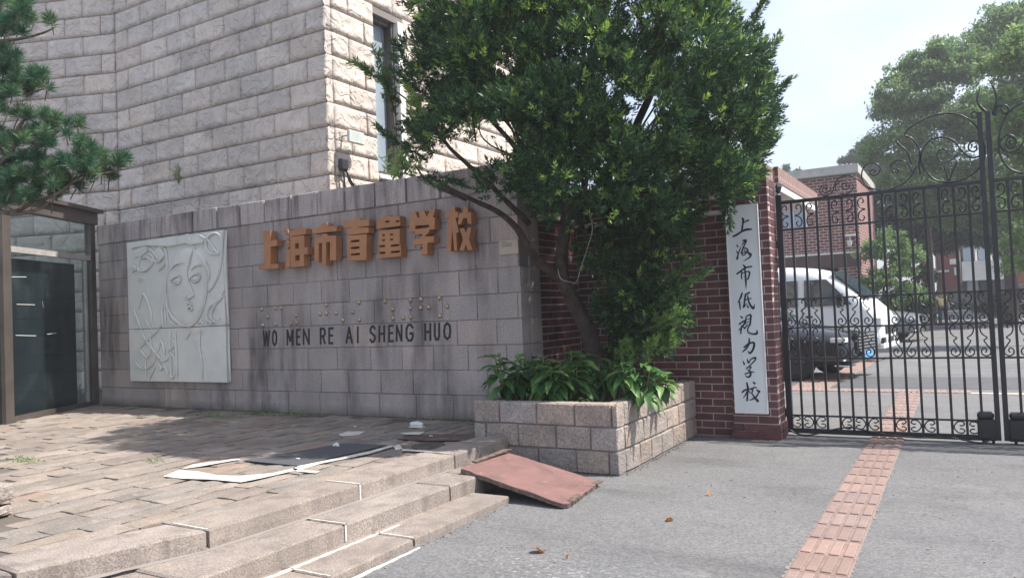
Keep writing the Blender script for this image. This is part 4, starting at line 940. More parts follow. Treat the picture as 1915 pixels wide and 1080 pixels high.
    for cx in (x0+.045, x1-.02):
        m = MB(); m.tube([(cx-.012, GY, .028), (cx+.012, GY, .028)], .028, 14); m.build('castor_wheel', 'rubber', root)
    # hinges
    for z in (.24, 2.06):
        xa, xb = sorted((MX(GX0-.045), MX(GX0-.031))); MB().box(xa, GY-.04, z-.045, xb, GY+.03, z+.045, .004).build('hinge', 'iron', root)
    return root
gate_leaf(False, 'left leaf of the black wrought iron gate, next to the brick pillar')
gate_leaf(True, 'right leaf of the black wrought iron gate, cut by the picture edge')
# cable hanging along the gate foot
pts = [(-1.72, 8.62, .10), (-1.62, 8.63, -.0+.03), (-1.5, 8.62, .012), (-1.36, 8.63, .04), (-1.2, 8.63, .09), (-1.05, 8.63, .11), (-.9, 8.63, .08), (-.7, 8.62, .05), (-.45, 8.62, .035), (-.2, 8.62, .05), (-.05, 8.62, .03), (.08, 8.6, .012), (.2, 8.62, .06)]
tag(MB().tube(catmull(pts, 5), .009, 6).build('gate_cable', 'cable', None, True), 'black cable sagging along the bottom rail of the left gate leaf', 'cable')

# ------------------------------------------------------------------ tactile paving
tac = thing('tactile_path', 'pink tactile paving strip running through the gate', None, (-.73, 6, 0), kind='structure')
def tile_mesh(yel=False):
    m = MB(); m.box(-.152, -.152, -.02, .152, .152, 0, .003)
    for i in range(4):
        x_ = -.114+i*.076; m.box(x_-.027, -.134, 0, x_+.027, .134, .007, .004)
    me = m.mesh('tactile_tile'); me.materials.append(MAT['tactile_yellow' if yel else 'tactile']); me.materials.append(MAT['tactile_dirt'])
    for p in me.polygons:
        if p.center.z < .0002 and p.normal.z > .9: p.material_index = 1
    return me
TM, TMY = tile_mesh(), tile_mesh(True)
rnd = random.Random(12); y = 2.6
while y < 12.85:
    k = 1+rnd.uniform(-.08, .08); p = rnd.uniform(-.03, .03)
    obj('tactile_tile', TM, None, tac, (-.732+rnd.uniform(-.003, .003), y, .008), rnd.uniform(-.008, .008), None, (k*(1+p), k, k*(1-p))); y += .31
for i in range(5): obj('tactile_tile', TM, None, tac, (-1.35+.31*i, 13.02, .008), 0, None, (1.08, 1.1, 1.1))
pA, pB = Vector((-2.25, 13.3, .008)), Vector((-2.0, 19.5, .008)); a = math.atan2(-(pB.x-pA.x), pB.y-pA.y)
for i in range(20):
    q = pA+(pB-pA).normalized()*.31*i
    for s_ in (-.155, .155): obj('tactile_tile', TM, None, tac, (q.x+s_, q.y, .008), a, None, (1.1, 1.1, 1.05))
for i in range(4): obj('tactile_tile', TM, None, tac, (-2.4+.31*i, 13.02, .008), 0, None, (1.1, 1.1, 1.1))
m = MB(); m.box(-2.6, 12.98, .002, -1.55, 13.06, .005); m.box(-.1, 12.86, .002, 6, 12.98, .005); lnm = m.build('painted_line', M('yellowed_line', (.62, .56, .42), rough=.8, objcol=False)); struct(lnm)
m = MB()
for i in range(150):   # uneven cement bedding along both sides of the strip
    y_ = 2.5+i*.07
    for s_ in (-1, 1):
        x_ = -.732+s_*.151; e1, e2 = abs(rnd.gauss(0, .008))+.004, abs(rnd.gauss(0, .008))+.004
        m.add([(x_, y_, .004), (x_+s_*e1, y_+rnd.random()*.02, .004), (x_+s_*e2, y_+.05+rnd.random()*.02, .004), (x_, y_+.071, .004)], [(0, 1, 2, 3)])
m.build('bedding_edge', 'mortar_light', tac, recalc=False)
# darker repair band and yard edge lines
m = MB(); m.add([(-3, 13.5, .004), (12, 13.3, .004), (12, 15.2, .004), (-3, 15.4, .004)], [(0, 1, 2, 3)]); struct(m.build('asphalt_patch', M('dark_patch', (.10, .102, .11), (.085, .086, .092), speck=.2, sscale=60, bump=.5, objcol=False)))

# ------------------------------------------------------------------ loose board on the steps
C_, D_ = Vector((-2.632, 5.774, .004)), Vector((-2.557, 4.997, .004)); A_ = Vector((-3.53, 5.08, .185)); 
B_ = A_+C_-D_+Vector((.0, .0, 0))
nb = (D_-A_).cross(B_-A_).normalized(); nb = nb if nb.z > 0 else -nb
brd = thing('loose_board', 'weathered red-faced plywood board lying tilted from the steps to the asphalt', 'board', A_)
def edge_poly(seed, amp, P):
    out = []; r = random.Random(seed)
    for i in range(len(P)):
        a_, b2 = P[i], P[(i+1) % len(P)]; k = 12
        for j in range(k): t = j/k; out.append(a_+(b2-a_)*t+(Vector((r.uniform(-1, 1), r.uniform(-1, 1), 0))*amp if j else Vector()))
    return out
sh = nb*.032
base_poly = [A_, A_+(D_-A_)*.97, D_+(C_-D_)*.06, D_+(C_-D_)*.92+(A_-D_)*.0, C_+(B_-C_)*.12, B_+(C_-B_)*.03, B_]
m = MB(); m.prism(edge_poly(1, .006, base_poly), nb*.026); m.build('core', 'ply_edge', brd)
m = MB(); m.prism(edge_poly(2, .008, [p+nb*.0265 for p in base_poly]), nb*.007); m.build('facing', 'plywood', brd)
m = MB(); rnd = random.Random(5)
for t in (.1, .2, .28, .85, .92):
    p = D_+(C_-D_)*t+nb*.034; m.prism([p, p+Vector((-.05, .02, .002)), p+Vector((-.03, .08, .006)), p+Vector((.03, .05, .004))], nb*.006); m.build('splinter', 'ply_edge', brd); m = MB()
p = A_+(B_-A_)*.3+nb*.035; m.prism([p+Vector((-.03, 0, 0)), p+Vector((.02, -.01, 0)), p+Vector((.03, .55, .01)), p+Vector((-.03, .5, .01))], nb*.012)
m.build('splinter', 'ply_edge', brd)

# ------------------------------------------------------------------ foliage builders
def rnd_unit(n):
    v = rng.normal(size=(n, 3)); return v/np.linalg.norm(v, axis=1)[:, None]
def shoots(P, D, Ls, nl, leaf, width, tint, up_bias=0., spread=.9, jit=.25):
    """spiky leafy shoots: each shoot P[i], direction D[i], length Ls[i], nl narrow leaves around it"""
    n = len(P); P = np.repeat(P, nl, 0); D = np.repeat(D, nl, 0); Ls = np.repeat(Ls, nl); T = np.repeat(tint, nl)
    k = np.tile(np.arange(nl), n); t = (k+.5)/nl
    a = rnd_unit(n*nl); A = a-D*np.sum(a*D, 1)[:, None]; A /= np.linalg.norm(A, axis=1)[:, None]+1e-9
    ang = (spread*(1.15-.75*t)+rng.uniform(-jit, jit, n*nl))
    d = D*np.cos(ang)[:, None]+A*np.sin(ang)[:, None]; d[:, 2] += up_bias; d /= np.linalg.norm(d, axis=1)[:, None]
    o = P+D*(Ls*t)[:, None]; ln = leaf*rng.uniform(.7, 1.2, n*nl)*(1-.25*np.abs(t-.5))
    s = np.cross(d, rnd_unit(n*nl)); s /= np.linalg.norm(s, axis=1)[:, None]+1e-9
    m1 = o+d*(ln*.45)[:, None]; w_ = s*(width/2)
    V = np.stack([o, m1+w_, o+d*ln[:, None], m1-w_], 1).reshape(-1, 3); F = np.arange(len(V)).reshape(-1, 4)
    tv = np.repeat(np.clip(T+rng.uniform(-.08, .08, n*nl), 0, 1), 4)
    return V, F, tv
def leaves(P, size, tint, updir=.5, aspect=.5):
    n = len(P); d = rnd_unit(n); d[:, 2] -= .15; d /= np.linalg.norm(d, axis=1)[:, None]
    nn = rnd_unit(n); nn[:, 2] += updir*2; s = np.cross(d, nn); s /= np.linalg.norm(s, axis=1)[:, None]+1e-9
    ln = size*rng.uniform(.6, 1.3, n); m1 = P+d*(ln*.45)[:, None]; w_ = s*(ln*aspect/2)[:, None]
    V = np.stack([P, m1+w_, P+d*ln[:, None], m1-w_], 1).reshape(-1, 3)
    return V, np.arange(len(V)).reshape(-1, 4), np.repeat(np.clip(tint+rng.uniform(-.1, .1, n), 0, 1), 4)
def join(parts):
    V, F, T, k = [], [], [], 0
    for v, f, t in parts: V.append(v); F.append(f+k); T.append(t); k += len(v)
    return np.vstack(V), np.vstack(F), np.concatenate(T)

# ------------------------------------------------------------------ the planter tree (yew-like)
def inpoly(x, y, P):
    c = False; n = len(P); j = n-1
    for i in range(n):
        if (P[i][1] > y) != (P[j][1] > y) and x < (P[j][0]-P[i][0])*(y-P[i][1])/(P[j][1]-P[i][1])+P[i][0]: c = not c
        j = i
    return c
TY = 7.35
tb = Yp(1122, 715, TY)
tree = thing('planter_tree', 'dark evergreen tree with needle-like leaves and forked trunks rising from the granite planter', 'tree', (tb.x, TY, .55))
TD = (Vector((tb.x, TY, 1))-EYEV).dot(fw)
def tp(x, y, off=0.): return Dp(x, y, TD+off)
limb = MB()
def limbt(pts, r0, r1, n=8):
    P = catmull([tp(*p) for p in pts], 5); k = len(P); P = [Vector(p)+Vector([mnoise.noise(Vector((p[0]*3, p[1]*3, p[2]*3+i*7)))*.03 for i in range(3)]) for p in P]
    limb.tube(P, [r0+(r1-r0)*(i/(k-1))**.8 for i in range(k)], n)
limbt([(1128, 752, .05), (1118, 690, .03), (1100, 620, 0), (1070, 555, 0), (1052, 520, 0), (1050, 470, .05), (1060, 400, .1), (1050, 300, .1), (1020, 170, .0), (1000, 40, 0), (990, -120, .1)], .115, .03)
limbt([(1056, 525, 0), (1020, 500, -.1), (990, 465, -.2), (968, 425, -.3), (930, 395, -.4), (870, 370, -.5), (800, 330, -.4)], .065, .015)
limbt([(1135, 740, .15), (1150, 660, .2), (1150, 560, .25), (1135, 460, .3), (1150, 360, .2), (1185, 250, .2), (1240, 120, .2), (1280, -20, .2)], .10, .03)
limbt([(1150, 600, .2), (1190, 500, .1), (1240, 420, 0), (1290, 370, -.1), (1340, 310, -.1), (1380, 220, 0)], .07, .02)
limbt([(1060, 400, .1), (1000, 330, .3), (960, 270, .4), (900, 200, .5), (850, 90, .5)], .05, .015)
limbt([(1045, 340, 0), (1080, 280, -.4), (1085, 250, -.7)], .03, .01)
limbt([(990, 420, 0), (900, 330, -.2), (830, 260, -.2), (780, 200, -.2)], .035, .012)
limbt([(1150, 380, .2), (1230, 290, 0), (1300, 200, 0), (1360, 100, .1)], .045, .012)
limbt([(870, 375, -.4), (800, 340, -.3), (775, 310, -.3)], .02, .008)
limbt([(1180, 560, .2), (1230, 560, 0), (1290, 520, -.1)], .02, .008)
for k_ in range(26):
    a = random.uniform(850, 1380); b2 = random.uniform(60, 380); limbt([(1090+(a-1090)*.3, 400, random.uniform(0, .4)), (a*.6+1090*.4, b2*.5+180, random.uniform(-.3, .7)), (a, b2, random.uniform(-.6, 1.)), (a+random.uniform(-30, 30), b2-50, random.uniform(-.6, 1))], .018, .005, 5)
limb.build('trunk', 'bark', tree, True)
OUT = [(790, -260), (792, 40), (775, 100), (785, 165), (775, 235), (765, 275), (790, 290), (820, 305), (870, 322), (930, 340), (985, 358), (1020, 385), (1060, 400), (1130, 405), (1250, 400), (1330, 385), (1385, 345), (1408, 310), (1420, 250), (1425, 180), (1408, 120), (1360, 60), (1335, 10), (1335, -260)]
HOLES = [[(895, 225), (965, 232), (985, 275), (945, 315), (890, 330), (805, 318), (815, 280), (880, 262)], [(1168, 190), (1225, 185), (1228, 250), (1165, 252)], [(930, 120), (968, 120), (968, 155), (930, 150)], [(1125, 160), (1150, 160), (1150, 190), (1125, 190)], [(790, 200), (815, 200), (815, 225), (790, 225)]]
pads = []
tries = 0
while len(pads) < 640 and tries < 60000:
    tries += 1
    x, y = random.uniform(740, 1440), random.uniform(-260, 405)
    if not inpoly(x, y, OUT) or any(inpoly(x, y, h) for h in HOLES): continue
    ex = abs(x-1095)/350; ey = abs(y-130)/330; th = 1.75*math.sqrt(max(.06, 1-min(1, ex*ex*.9+ey*ey*.35)))
    off = random.uniform(-th, th)
    if any(abs(x-p[0]) < 26 and abs(y-p[1]) < 20 and abs(off-p[2]) < .30 for p in pads): continue
    pads.append((x, y, off, .17+random.random()*.08, 70))
for (x, y) in [(1150, 440), (1195, 430), (1250, 420), (1115, 470), (1170, 500), (1215, 480), (1140, 500), (1200, 520), (1160, 610), (1130, 570), (1175, 545), (1235, 560), (1195, 600), (1245, 600), (1215, 640), (1170, 640), (1150, 580), (1250, 545), (1205, 560), (1225, 610), (1185, 655), (1265, 460)]:
    pads.append((x+random.uniform(-10, 10), y, random.uniform(-.45, .15), .17, 70))
PP, DD, LL_, TT = [], [], [], []
cc = tp(1090, 330)
for (x, y, off, r, n) in pads:
    c = tp(x, y, off); out = (c-cc); out.z *= .6; out = out.normalized()
    u = rnd_unit(n); u = u[(u@np.array(out)+.45*u[:, 2]) > -.35] if y < 420 else u
    p = np.array(c)+u*r*rng.uniform(.55, 1.0, len(u))[:, None]*np.array([1, 1, .75])
    d = u*.7+np.array(out)*.45+np.array([0, 0, .45]); d /= np.linalg.norm(d, axis=1)[:, None]
    PP.append(p); DD.append(d); LL_.append(rng.uniform(.05, .12, len(u)))
    rel_ = p-np.array(EYEV); zc_ = rel_@np.array(fw); sx = 957.5+F_PX*(rel_@np.array(rt))/zc_; sy = 540-F_PX*(rel_@np.array(up))/zc_
    gap = np.array([any(inpoly(a_, b2, h) for h in HOLES) and random.random() < .9 for a_, b2 in zip(sx, sy)]) if len(sx) else np.zeros(0, bool)
    p = p[~gap]; DD[-1] = DD[-1][~gap] if False else DD[-1]; PP[-1] = p; DD[-1] = d[~gap]; LL_[-1] = LL_[-1][~gap]; u = u[~gap]
    hi = (p[:, 2]-float(c.z))/r; young_lit = .12*np.clip(hi, 0, 1)+.03
    yy = np.where(rng.random(len(u)) < (.10+.42*max(0, min(1, (180-y)/260)) if y < 400 else .12), rng.uniform(.25, 1., len(u)), young_lit); TT.append(yy)  # new growth, plus sunlit crown tops put into the leaf tint
def spray(a, b2, off, n=26, r=.05, bright=.35):
    A_, B2 = np.array(tp(*a, off)), np.array(tp(*b2, off-.05)); t = np.linspace(0, 1, n); p = A_+(B2-A_)*t[:, None]+rng.normal(size=(n, 3))*r*(1-t*.8)[:, None]
    d = (B2-A_)/np.linalg.norm(B2-A_)+rng.normal(size=(n, 3))*.25; d[:, 2] += .2; d /= np.linalg.norm(d, axis=1)[:, None]
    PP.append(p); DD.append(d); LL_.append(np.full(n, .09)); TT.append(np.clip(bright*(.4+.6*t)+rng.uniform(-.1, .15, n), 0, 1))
    limb2.tube([tuple(A_), tuple(B2)], [.009, .003], 5)
limb2 = MB()
for s_ in [((760, 185), (668, 120), -.1, 40, .05, .35), ((740, 215), (705, 100), -.2, 30, .06, .3), ((800, 255), (762, 160), -.6, 34, .045, .8), ((890, 265), (877, 170), -.7, 30, .04, .9), ((800, 300), (712, 246), -.3, 36, .05, .15), ((1385, 70), (1432, 0), .1, 30, .045, .2), ((1405, 190), (1453, 78), 0, 40, .06, .3),
           ((1400, 230), (1470, 155), -.1, 36, .045, .25), ((1400, 290), (1448, 262), -.2, 22, .04, .3), ((1225, 570), (1318, 512), -.5, 40, .05, .15), ((1220, 540), (1300, 488), -.4, 30, .045, .2), ((1360, 370), (1362, 412), -.5, 14, .03, .05), ((1085, 340), (1092, 240), -1.0, 40, .05, .75),
           ((1090, 300), (1050, 285), -1.0, 16, .03, .6), ((1205, 615), (1262, 588), -.6, 26, .06, .5), ((1215, 660), (1250, 635), -.6, 22, .06, .4), ((1150, 690), (1165, 655), -.7, 16, .05, .35), ((1225, 590), (1268, 560), -.5, 18, .05, .3), ((1190, 680), (1215, 650), -.7, 18, .05, .3), ((1230, 330), (1290, 285), -.9, 26, .05, .85), ((1160, 300), (1230, 270), -.9, 22, .05, .3), ((935, 60), (975, -20), -.8, 40, .06, .8), ((1050, 60), (1060, 0), -.9, 30, .05, .5), ((1230, 60), (1255, -10), -.8, 30, .05, .8), ((1100, 60), (1090, 5), -.8, 30, .06, .75),
           ((860, 70), (830, 20), -.7, 26, .05, .5), ((1300, 60), (1340, 20), -.5, 30, .06, .5), ((1350, 250), (1395, 200), -.6, 26, .05, .6), ((1370, 350), (1420, 330), -.5, 24, .05, .7), ((780, 330), (860, 345), -.7, 24, .05, .1), ((940, 350), (1000, 320), -.8, 22, .05, .15), ((960, 355), (1010, 380), -.7, 20, .05, .2), ((1385, 130), (1420, 60), .1, 30, .05, .3)]: spray(*s_)
tag(limb2.build('twig', 'bark', tree, True), kind='stuff')
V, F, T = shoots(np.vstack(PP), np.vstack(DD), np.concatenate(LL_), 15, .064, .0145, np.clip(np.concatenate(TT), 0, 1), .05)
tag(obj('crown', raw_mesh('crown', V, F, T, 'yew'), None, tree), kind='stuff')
# pale string caught in the tree
pts = [tp(1102, 400, -.6), tp(1108, 428, -.62), tp(1098, 465, -.6), tp(1085, 505, -.58), tp(1078, 527, -.58), tp(1062, 526, -.57), tp(1048, 520, -.56), tp(1043, 502, -.55)]
tag(MB().tube(catmull(pts, 4), .0024, 5).build('string', 'frame_pale', None, True), 'loose pale string dangling from the fork of the planter tree', 'string')

# ------------------------------------------------------------------ leafy plants in the planter
def leaf_mesh(w_, l_, fold=.25, droop=.25, n=6):
    m = MB(); vs = []
    for i in range(n+1):
        t = i/n; wd = w_*math.sin(math.pi*min(1, t**.75))*(1-.35*t) if 0 < t < 1 else 0; z = -droop*l_*t*t; y = l_*t
        wob = .06*w_*math.sin(t*17)
        vs += [(-wd/2, y, z+abs(wd)*fold+wob), (0, y, z), (wd/2, y, z+abs(wd)*fold-wob)]
    fs = []
    for i in range(n): fs += [(3*i, 3*i+1, 3*i+4, 3*i+3), (3*i+1, 3*i+2, 3*i+5, 3*i+4)]
    m.add(vs, fs); me = m.mesh('leaf', True, False); me.materials.append(MAT['herb']); return me
LM = [leaf_mesh(.105, .20, .2, .35), leaf_mesh(.095, .19, .15, .5), leaf_mesh(.115, .21, .18, .3)]
LS = [leaf_mesh(.045, .10, .25, .3), leaf_mesh(.05, .09, .2, .4)]
def herb(base, h, label, n=30, big=True, spread=.16, stems=3, seed=0):
    t = thing('leafy_plant', label, 'plant', base, 'broad-leaved plants in the planter'); r = random.Random(seed); m = MB(); tips = []
    for s_ in range(stems):
        a = r.uniform(0, 6.28); tip = Vector(base)+Vector((math.cos(a)*spread*r.uniform(.2, 1), math.sin(a)*spread*r.uniform(.2, 1), h*r.uniform(.75, 1)))
        mid = (Vector(base)+tip)/2+Vector((math.cos(a)*.03, math.sin(a)*.03, .03)); m.tube([base, mid, tip], [.008, .006, .004], 5); tips.append((Vector(base), mid, tip))
    m.build('stem', 'stem', t, True)
    for k in range(n):
        b0, mid, tip = tips[k % stems]; q = .25+.75*((k//stems)+1)/(n//stems+1); q = min(q, 1)
        p = (b0+(mid-b0)*q*2) if q < .5 else (mid+(tip-mid)*(q-.5)*2)
        yaw = k*2.4+r.uniform(-.3, .3); pitch = (-.55+1.0*q**2)+r.uniform(-.2, .2); sc = (1.25-.42*q)*r.uniform(.85, 1.2)
        obj('leaf', r.choice(LM if big else LS), None, t, p, (pitch, r.uniform(-.25, .25), yaw), (sc, sc, sc))
    return t
def hb(x, y, yy, zz=.55): p = Yp(x, y, yy); return Vector((p.x, yy, zz))
herb(hb(950, 740, 6.42), .50, 'leafy green plant at the left corner of the planter, spilling over its rim', 70, spread=.24, stems=6, seed=1)
herb(hb(1030, 740, 6.45), .46, 'bushy plant with large drooping leaves in the middle of the planter front', 66, spread=.22, stems=6, seed=2)
herb(hb(1080, 740, 6.62), .54, 'taller plant with a star-like top leaf right of the middle clump', 52, spread=.17, stems=4, seed=3)
herb(hb(1090, 745, 6.36), .10, 'very small seedling at the planter rim under the taller plant', 10, big=False, spread=.05, stems=1, seed=4)
herb(hb(1195, 735, 6.62), .40, 'bright green clump near the planter corner in front of the trunk', 60, spread=.2, stems=5, seed=5)
herb(hb(1232, 722, 7.1), .24, 'small plant at the right rim of the planter against the brick wall', 24, spread=.12, stems=3, seed=6)
herb(hb(1010, 700, 7.05), .48, 'dark shaded plant at the back of the planter by the granite wall end', 30, spread=.18, stems=3, seed=7)
herb(hb(1135, 700, 6.9), .42, 'shaded plant between the trunk and the bright corner clump', 28, spread=.14, stems=3, seed=8)

# ------------------------------------------------------------------ pine at the left edge
pin_t = thing('pine_tree', 'pine branches with tufted green needles reaching in from the left edge', 'tree', (-8.9, 3.6, .2))
PDp = 8.0
def pp(x, y, off=0.): return Dp(x, y, PDp+off)
m = MB()
trunk0 = Dp(-420, 700, PDp)
trk = [Vector((trunk0.x, trunk0.y, .25)), Vector((trunk0.x+.05, trunk0.y, 1.6)), Vector((trunk0.x-.05, trunk0.y+.1, 3.2)), Vector((trunk0.x+.1, trunk0.y+.1, 5.0)), Vector((trunk0.x+.1, trunk0.y, 6.0))]
m.tube(catmull(trk, 5), [.14-.004*i for i in range(21)], 9)
BR = [[(-420, 330, 0), (-150, 330, 0), (0, 395, 0), (60, 380, 0), (110, 360, -.1), (150, 330, -.1), (190, 325, -.1), (235, 315, -.1)], [(-420, 250, .1), (-200, 240, .1), (-40, 320, .1), (20, 290, 0), (75, 270, 0), (110, 245, 0), (150, 235, 0)],
      [(-420, 120, 0), (-200, 110, 0), (-20, 80, 0), (40, 72, 0), (80, 62, 0), (105, 50, 0)], [(-420, 190, 0), (-150, 170, 0), (-20, 175, 0), (40, 178, 0), (85, 165, 0)], [(-420, 20, .1), (-150, 10, .2), (0, 55, .1), (40, 30, .1), (60, 10, .1)],
      [(60, 380, 0), (90, 330, .1), (120, 300, .1), (170, 290, .1)], [(0, 395, 0), (30, 400, 0), (75, 390, -.1), (95, 375, -.1)], [(20, 290, 0), (30, 250, 0), (45, 225, 0), (75, 210, 0)], [(-40, 320, .1), (0, 340, .1), (40, 330, .1), (80, 320, .1), (140, 300, 0)]]
for b_ in BR:
    P = catmull([pp(*q) for q in b_], 5); k = len(P); m.tube(P, [.032-.026*(i/(k-1)) for i in range(k)], 6)
m.build('trunk', 'bark_pale', pin_t, True)
TF = []
def tuft_zone(x0, y0, x1, y1, n, offr=.35):
    for _ in range(n): TF.append((random.uniform(x0, x1), random.uniform(y0, y1), random.uniform(-offr, offr)))
for z_ in [(-20, -10, 60, 60, 22), (-20, 40, 75, 75, 12), (88, 40, 98, 48, 2, .05), (-20, 90, 35, 150, 20), (-20, 140, 60, 185, 20), (60, 140, 88, 175, 8), (-20, 205, 20, 215, 3), (30, 210, 90, 230, 8, .1), (-20, 245, 90, 275, 22), (85, 225, 130, 260, 10), (140, 230, 152, 238, 2, .05), (0, 270, 110, 330, 34),
           (110, 290, 175, 335, 26), (150, 270, 200, 300, 8), (190, 300, 238, 322, 8, .1), (-20, 330, 60, 385, 30), (60, 330, 110, 390, 16), (110, 340, 150, 365, 7, .1), (175, 325, 215, 340, 4, .1), (-20, 180, 15, 200, 3)]: tuft_zone(*z_)
Pt = np.array([list(pp(*q)) for q in TF]); n = len(Pt); Dt = rnd_unit(n)*.5+np.array([.25, -.1, .8]); Dt /= np.linalg.norm(Dt, axis=1)[:, None]
V, F, T = shoots(Pt, Dt, np.full(n, .05), 150, .12, .0062, rng.uniform(0, .45, n)**1.3, 0., 1.25, .5)
tag(obj('needles', raw_mesh('needles', V, F, T, 'pine'), None, pin_t), kind='stuff')
m = MB()
for q in TF[::2]:
    p = pp(*q); m.tube([p, p+Vector((random.uniform(-.12, -.02), random.uniform(-.05, .05), random.uniform(-.14, -.05)))], .006, 4)
tag(m.build('twig', 'bark_pale', pin_t), kind='stuff')

# ------------------------------------------------------------------ far side: gatehouse canopy, brick building, trees, cars
gh = thing('gatehouse', 'flat-roofed gatehouse with an upright brick fascia behind the gate pillar', 'building', (-3, 10, 0))
MB().box(-4.6, 8.66, 2.70, -1.712, 11.3, 2.905).build('roof_slab', 'white', gh)
MB().box(-1.711, 8.665, 2.74, -1.66, 11.32, 2.915).build('fascia', 'soldier', gh)
MB().box(-1.72, 8.665, 2.66, -1.67, 11.3, 2.738).build('soffit_trim', 'white', gh)
MB().box(-4.6, 9.2, 0, -2.35, 11.2, 2.69).build('wall', 'far_brick', gh)
b2b = Dp(1600, 308, 27); QX, QY = b2b.x, b2b.y
bb = thing('brick_building', 'two-storey red brick building with pale roof edge behind the parked van', 'building', (QX, QY, 0))
m = MB(); zt = b2b.z
m.box(-16, QY, 3.0, QX, QY+6, zt-.32).box(-16, QY, 0, -8.0, QY+6, 3.0).box(-5.6, QY, 0, -5.0, QY+.6, 3.0).box(QX-.75, QY, 0, QX, QY+.8, 3.0).box(-8, QY+3, 0, QX, QY+3.2, 3.0).box(QX-.3, QY+.8, 0, QX, QY+6, 3.0)
m.build('wall', 'far_brick', bb)
MB().box(-16, QY-.3, zt-.3, QX+.1, QY+6.1, zt).build('roof_edge', M('roof_concrete', (.46, .45, .42), rough=.9, objcol=False), bb)
m = MB(); m.box(-8, QY-.04, 2.55, QX+.02, QY-.002, 3.02); m.build('lintel', M('dark_lintel', (.10, .06, .055), rough=.8, objcol=False), bb); MB().box(-8.1, QY-.05, 3.03, QX+.04, QY-.002, 3.09).build('string_course', 'white', bb)
MB().box(-8, QY+2.4, 2.0, QX-.8, QY+2.9, 2.5).build('inner_beam', 'white', bb)
p = Yp(1487, 398, QY); MB().box(p.x-.55, QY-.03, p.z-.55, p.x+.35, QY-.002, p.z+.45).build('window', 'window_pane', bb)
m = MB(); m.box(p.x-.6, QY-.06, p.z-.6, p.x-.55, QY-.002, p.z+.5).box(p.x+.35, QY-.06, p.z-.6, p.x+.4, QY-.002, p.z+.5).box(p.x-.1, QY-.06, p.z-.6, p.x-.05, QY-.031, p.z+.5).box(p.x-.6, QY-.06, p.z+.45, p.x+.4, QY-.002, p.z+.5); m.build('window_frame', 'white', bb)
p = Yp(1590, 445, QY); q = thing('security_camera', 'small white bracket camera on the corner of the brick building', 'camera', (p.x, QY, p.z))
MB().box(p.x-.2, QY-.3, p.z+.05, p.x+.2, QY-.002, p.z+.12).box(p.x-.03, QY-.12, p.z-.2, p.x+.03, QY-.002, p.z+.05).build('bracket', 'white', q); MB().tube([(p.x, QY-.25, p.z-.1), (p.x, QY-.25, p.z-.3)], [.1, .05], 10).build('dome', 'white', q)
m = MB(); 
for i in range(9):
    m.tube([(QX-.5, QY+1+i*.5, zt+.12), (QX+.05, QY+1+i*.5, zt+.02)], .09, 6)
tag(m.build('roof_tiles', M('grey_tiles', (.35, .33, .31), rough=.9, objcol=False), bb), kind='stuff')
# far block between the trees: red wall, white balcony, air conditioner
FY = 52.
fb = thing('far_building', 'distant red-brown building with white balcony and air conditioner under the trees', 'building', (2, FY, 0))
def fbox(x0, y0, x1, y1, mat, nm, d0=0., d1=.4):
    a, c = Yp(x0, y0, FY), Yp(x1, y1, FY); return MB().box(a.x, FY-d0, c.z, c.x, FY+d1, a.z).build(nm, mat, fb)
MAT['far_red'] = M('red_render', (.27, .085, .06), (.2, .07, .055), rough=.9, objcol=False); MAT['far_orange'] = M('orange_render', (.42, .20, .12), rough=.9, objcol=False)
MAT['far_grey'] = M('grey_render', (.30, .31, .33), rough=.9, objcol=False)
fbox(1742, 380, 1930, 620, 'far_grey', 'wall', -.3, 6); fbox(1750, 400, 1798, 540, 'far_red', 'red_wall', .1); fbox(1720, 470, 1745, 590, 'far_orange', 'orange_wall', .3)
fbox(1798, 491, 1875, 522, 'white', 'balcony', 1.6, .2); fbox(1888, 505, 1915, 530, 'far_red', 'red_wall', .5)
fbox(1834, 525, 1872, 560, 'dark_inside', 'entrance', .35); fbox(1808, 522, 1830, 545, 'window_pane', 'window', .35); fbox(1800, 465, 1822, 490, 'window_pane', 'window', .35); fbox(1828, 462, 1850, 488, 'window_pane', 'window', .35)
fbox(1822, 465, 1828, 491, 'white', 'pilaster', .5); fbox(1850, 470, 1856, 491, 'white', 'pilaster', .5)
fbox(1776, 485, 1790, 494, 'white', 'air_conditioner', .6); fbox(1784, 500, 1789, 514, 'white', 'wall_unit', .5)
for (x, y0, y1) in ((1750, 480, 535), (1795, 470, 530), (1904, 510, 548)): fbox(x, y0, x+2.5, y1, 'white', 'downpipe', .5)
fbox(1750, 506, 1775, 508, 'white', 'pipe', .5)
m = MB(); a = Yp(1790, 560, 50); m.box(-1, 49, 0, 9, 50, .5); tag(m.build('low_wall', 'far_grey'), 'low pale grey wall across the far end of the yard', 'wall')

def tree_mass(root, blobs, n, size, mat, tint=(0, .6), updir=.6, clumps=26, aspect=.5, name='crown'):
    """crown built of leaf clumps spread through ellipsoids; blobs=(center, radius)"""
    parts = []; tot = sum(b[1]**2 for b in blobs)
    for c, r in blobs:
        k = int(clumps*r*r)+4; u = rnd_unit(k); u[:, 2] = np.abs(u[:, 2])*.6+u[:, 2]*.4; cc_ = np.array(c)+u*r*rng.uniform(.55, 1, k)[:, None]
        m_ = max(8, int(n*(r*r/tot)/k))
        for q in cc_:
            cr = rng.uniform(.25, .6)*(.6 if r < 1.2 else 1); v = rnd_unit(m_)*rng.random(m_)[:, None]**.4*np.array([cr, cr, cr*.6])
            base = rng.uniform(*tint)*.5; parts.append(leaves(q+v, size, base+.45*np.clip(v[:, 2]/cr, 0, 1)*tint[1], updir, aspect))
    V, F, T = join(parts); return tag(obj(name, raw_mesh(name, V, F, T, mat), None, root), kind='stuff')
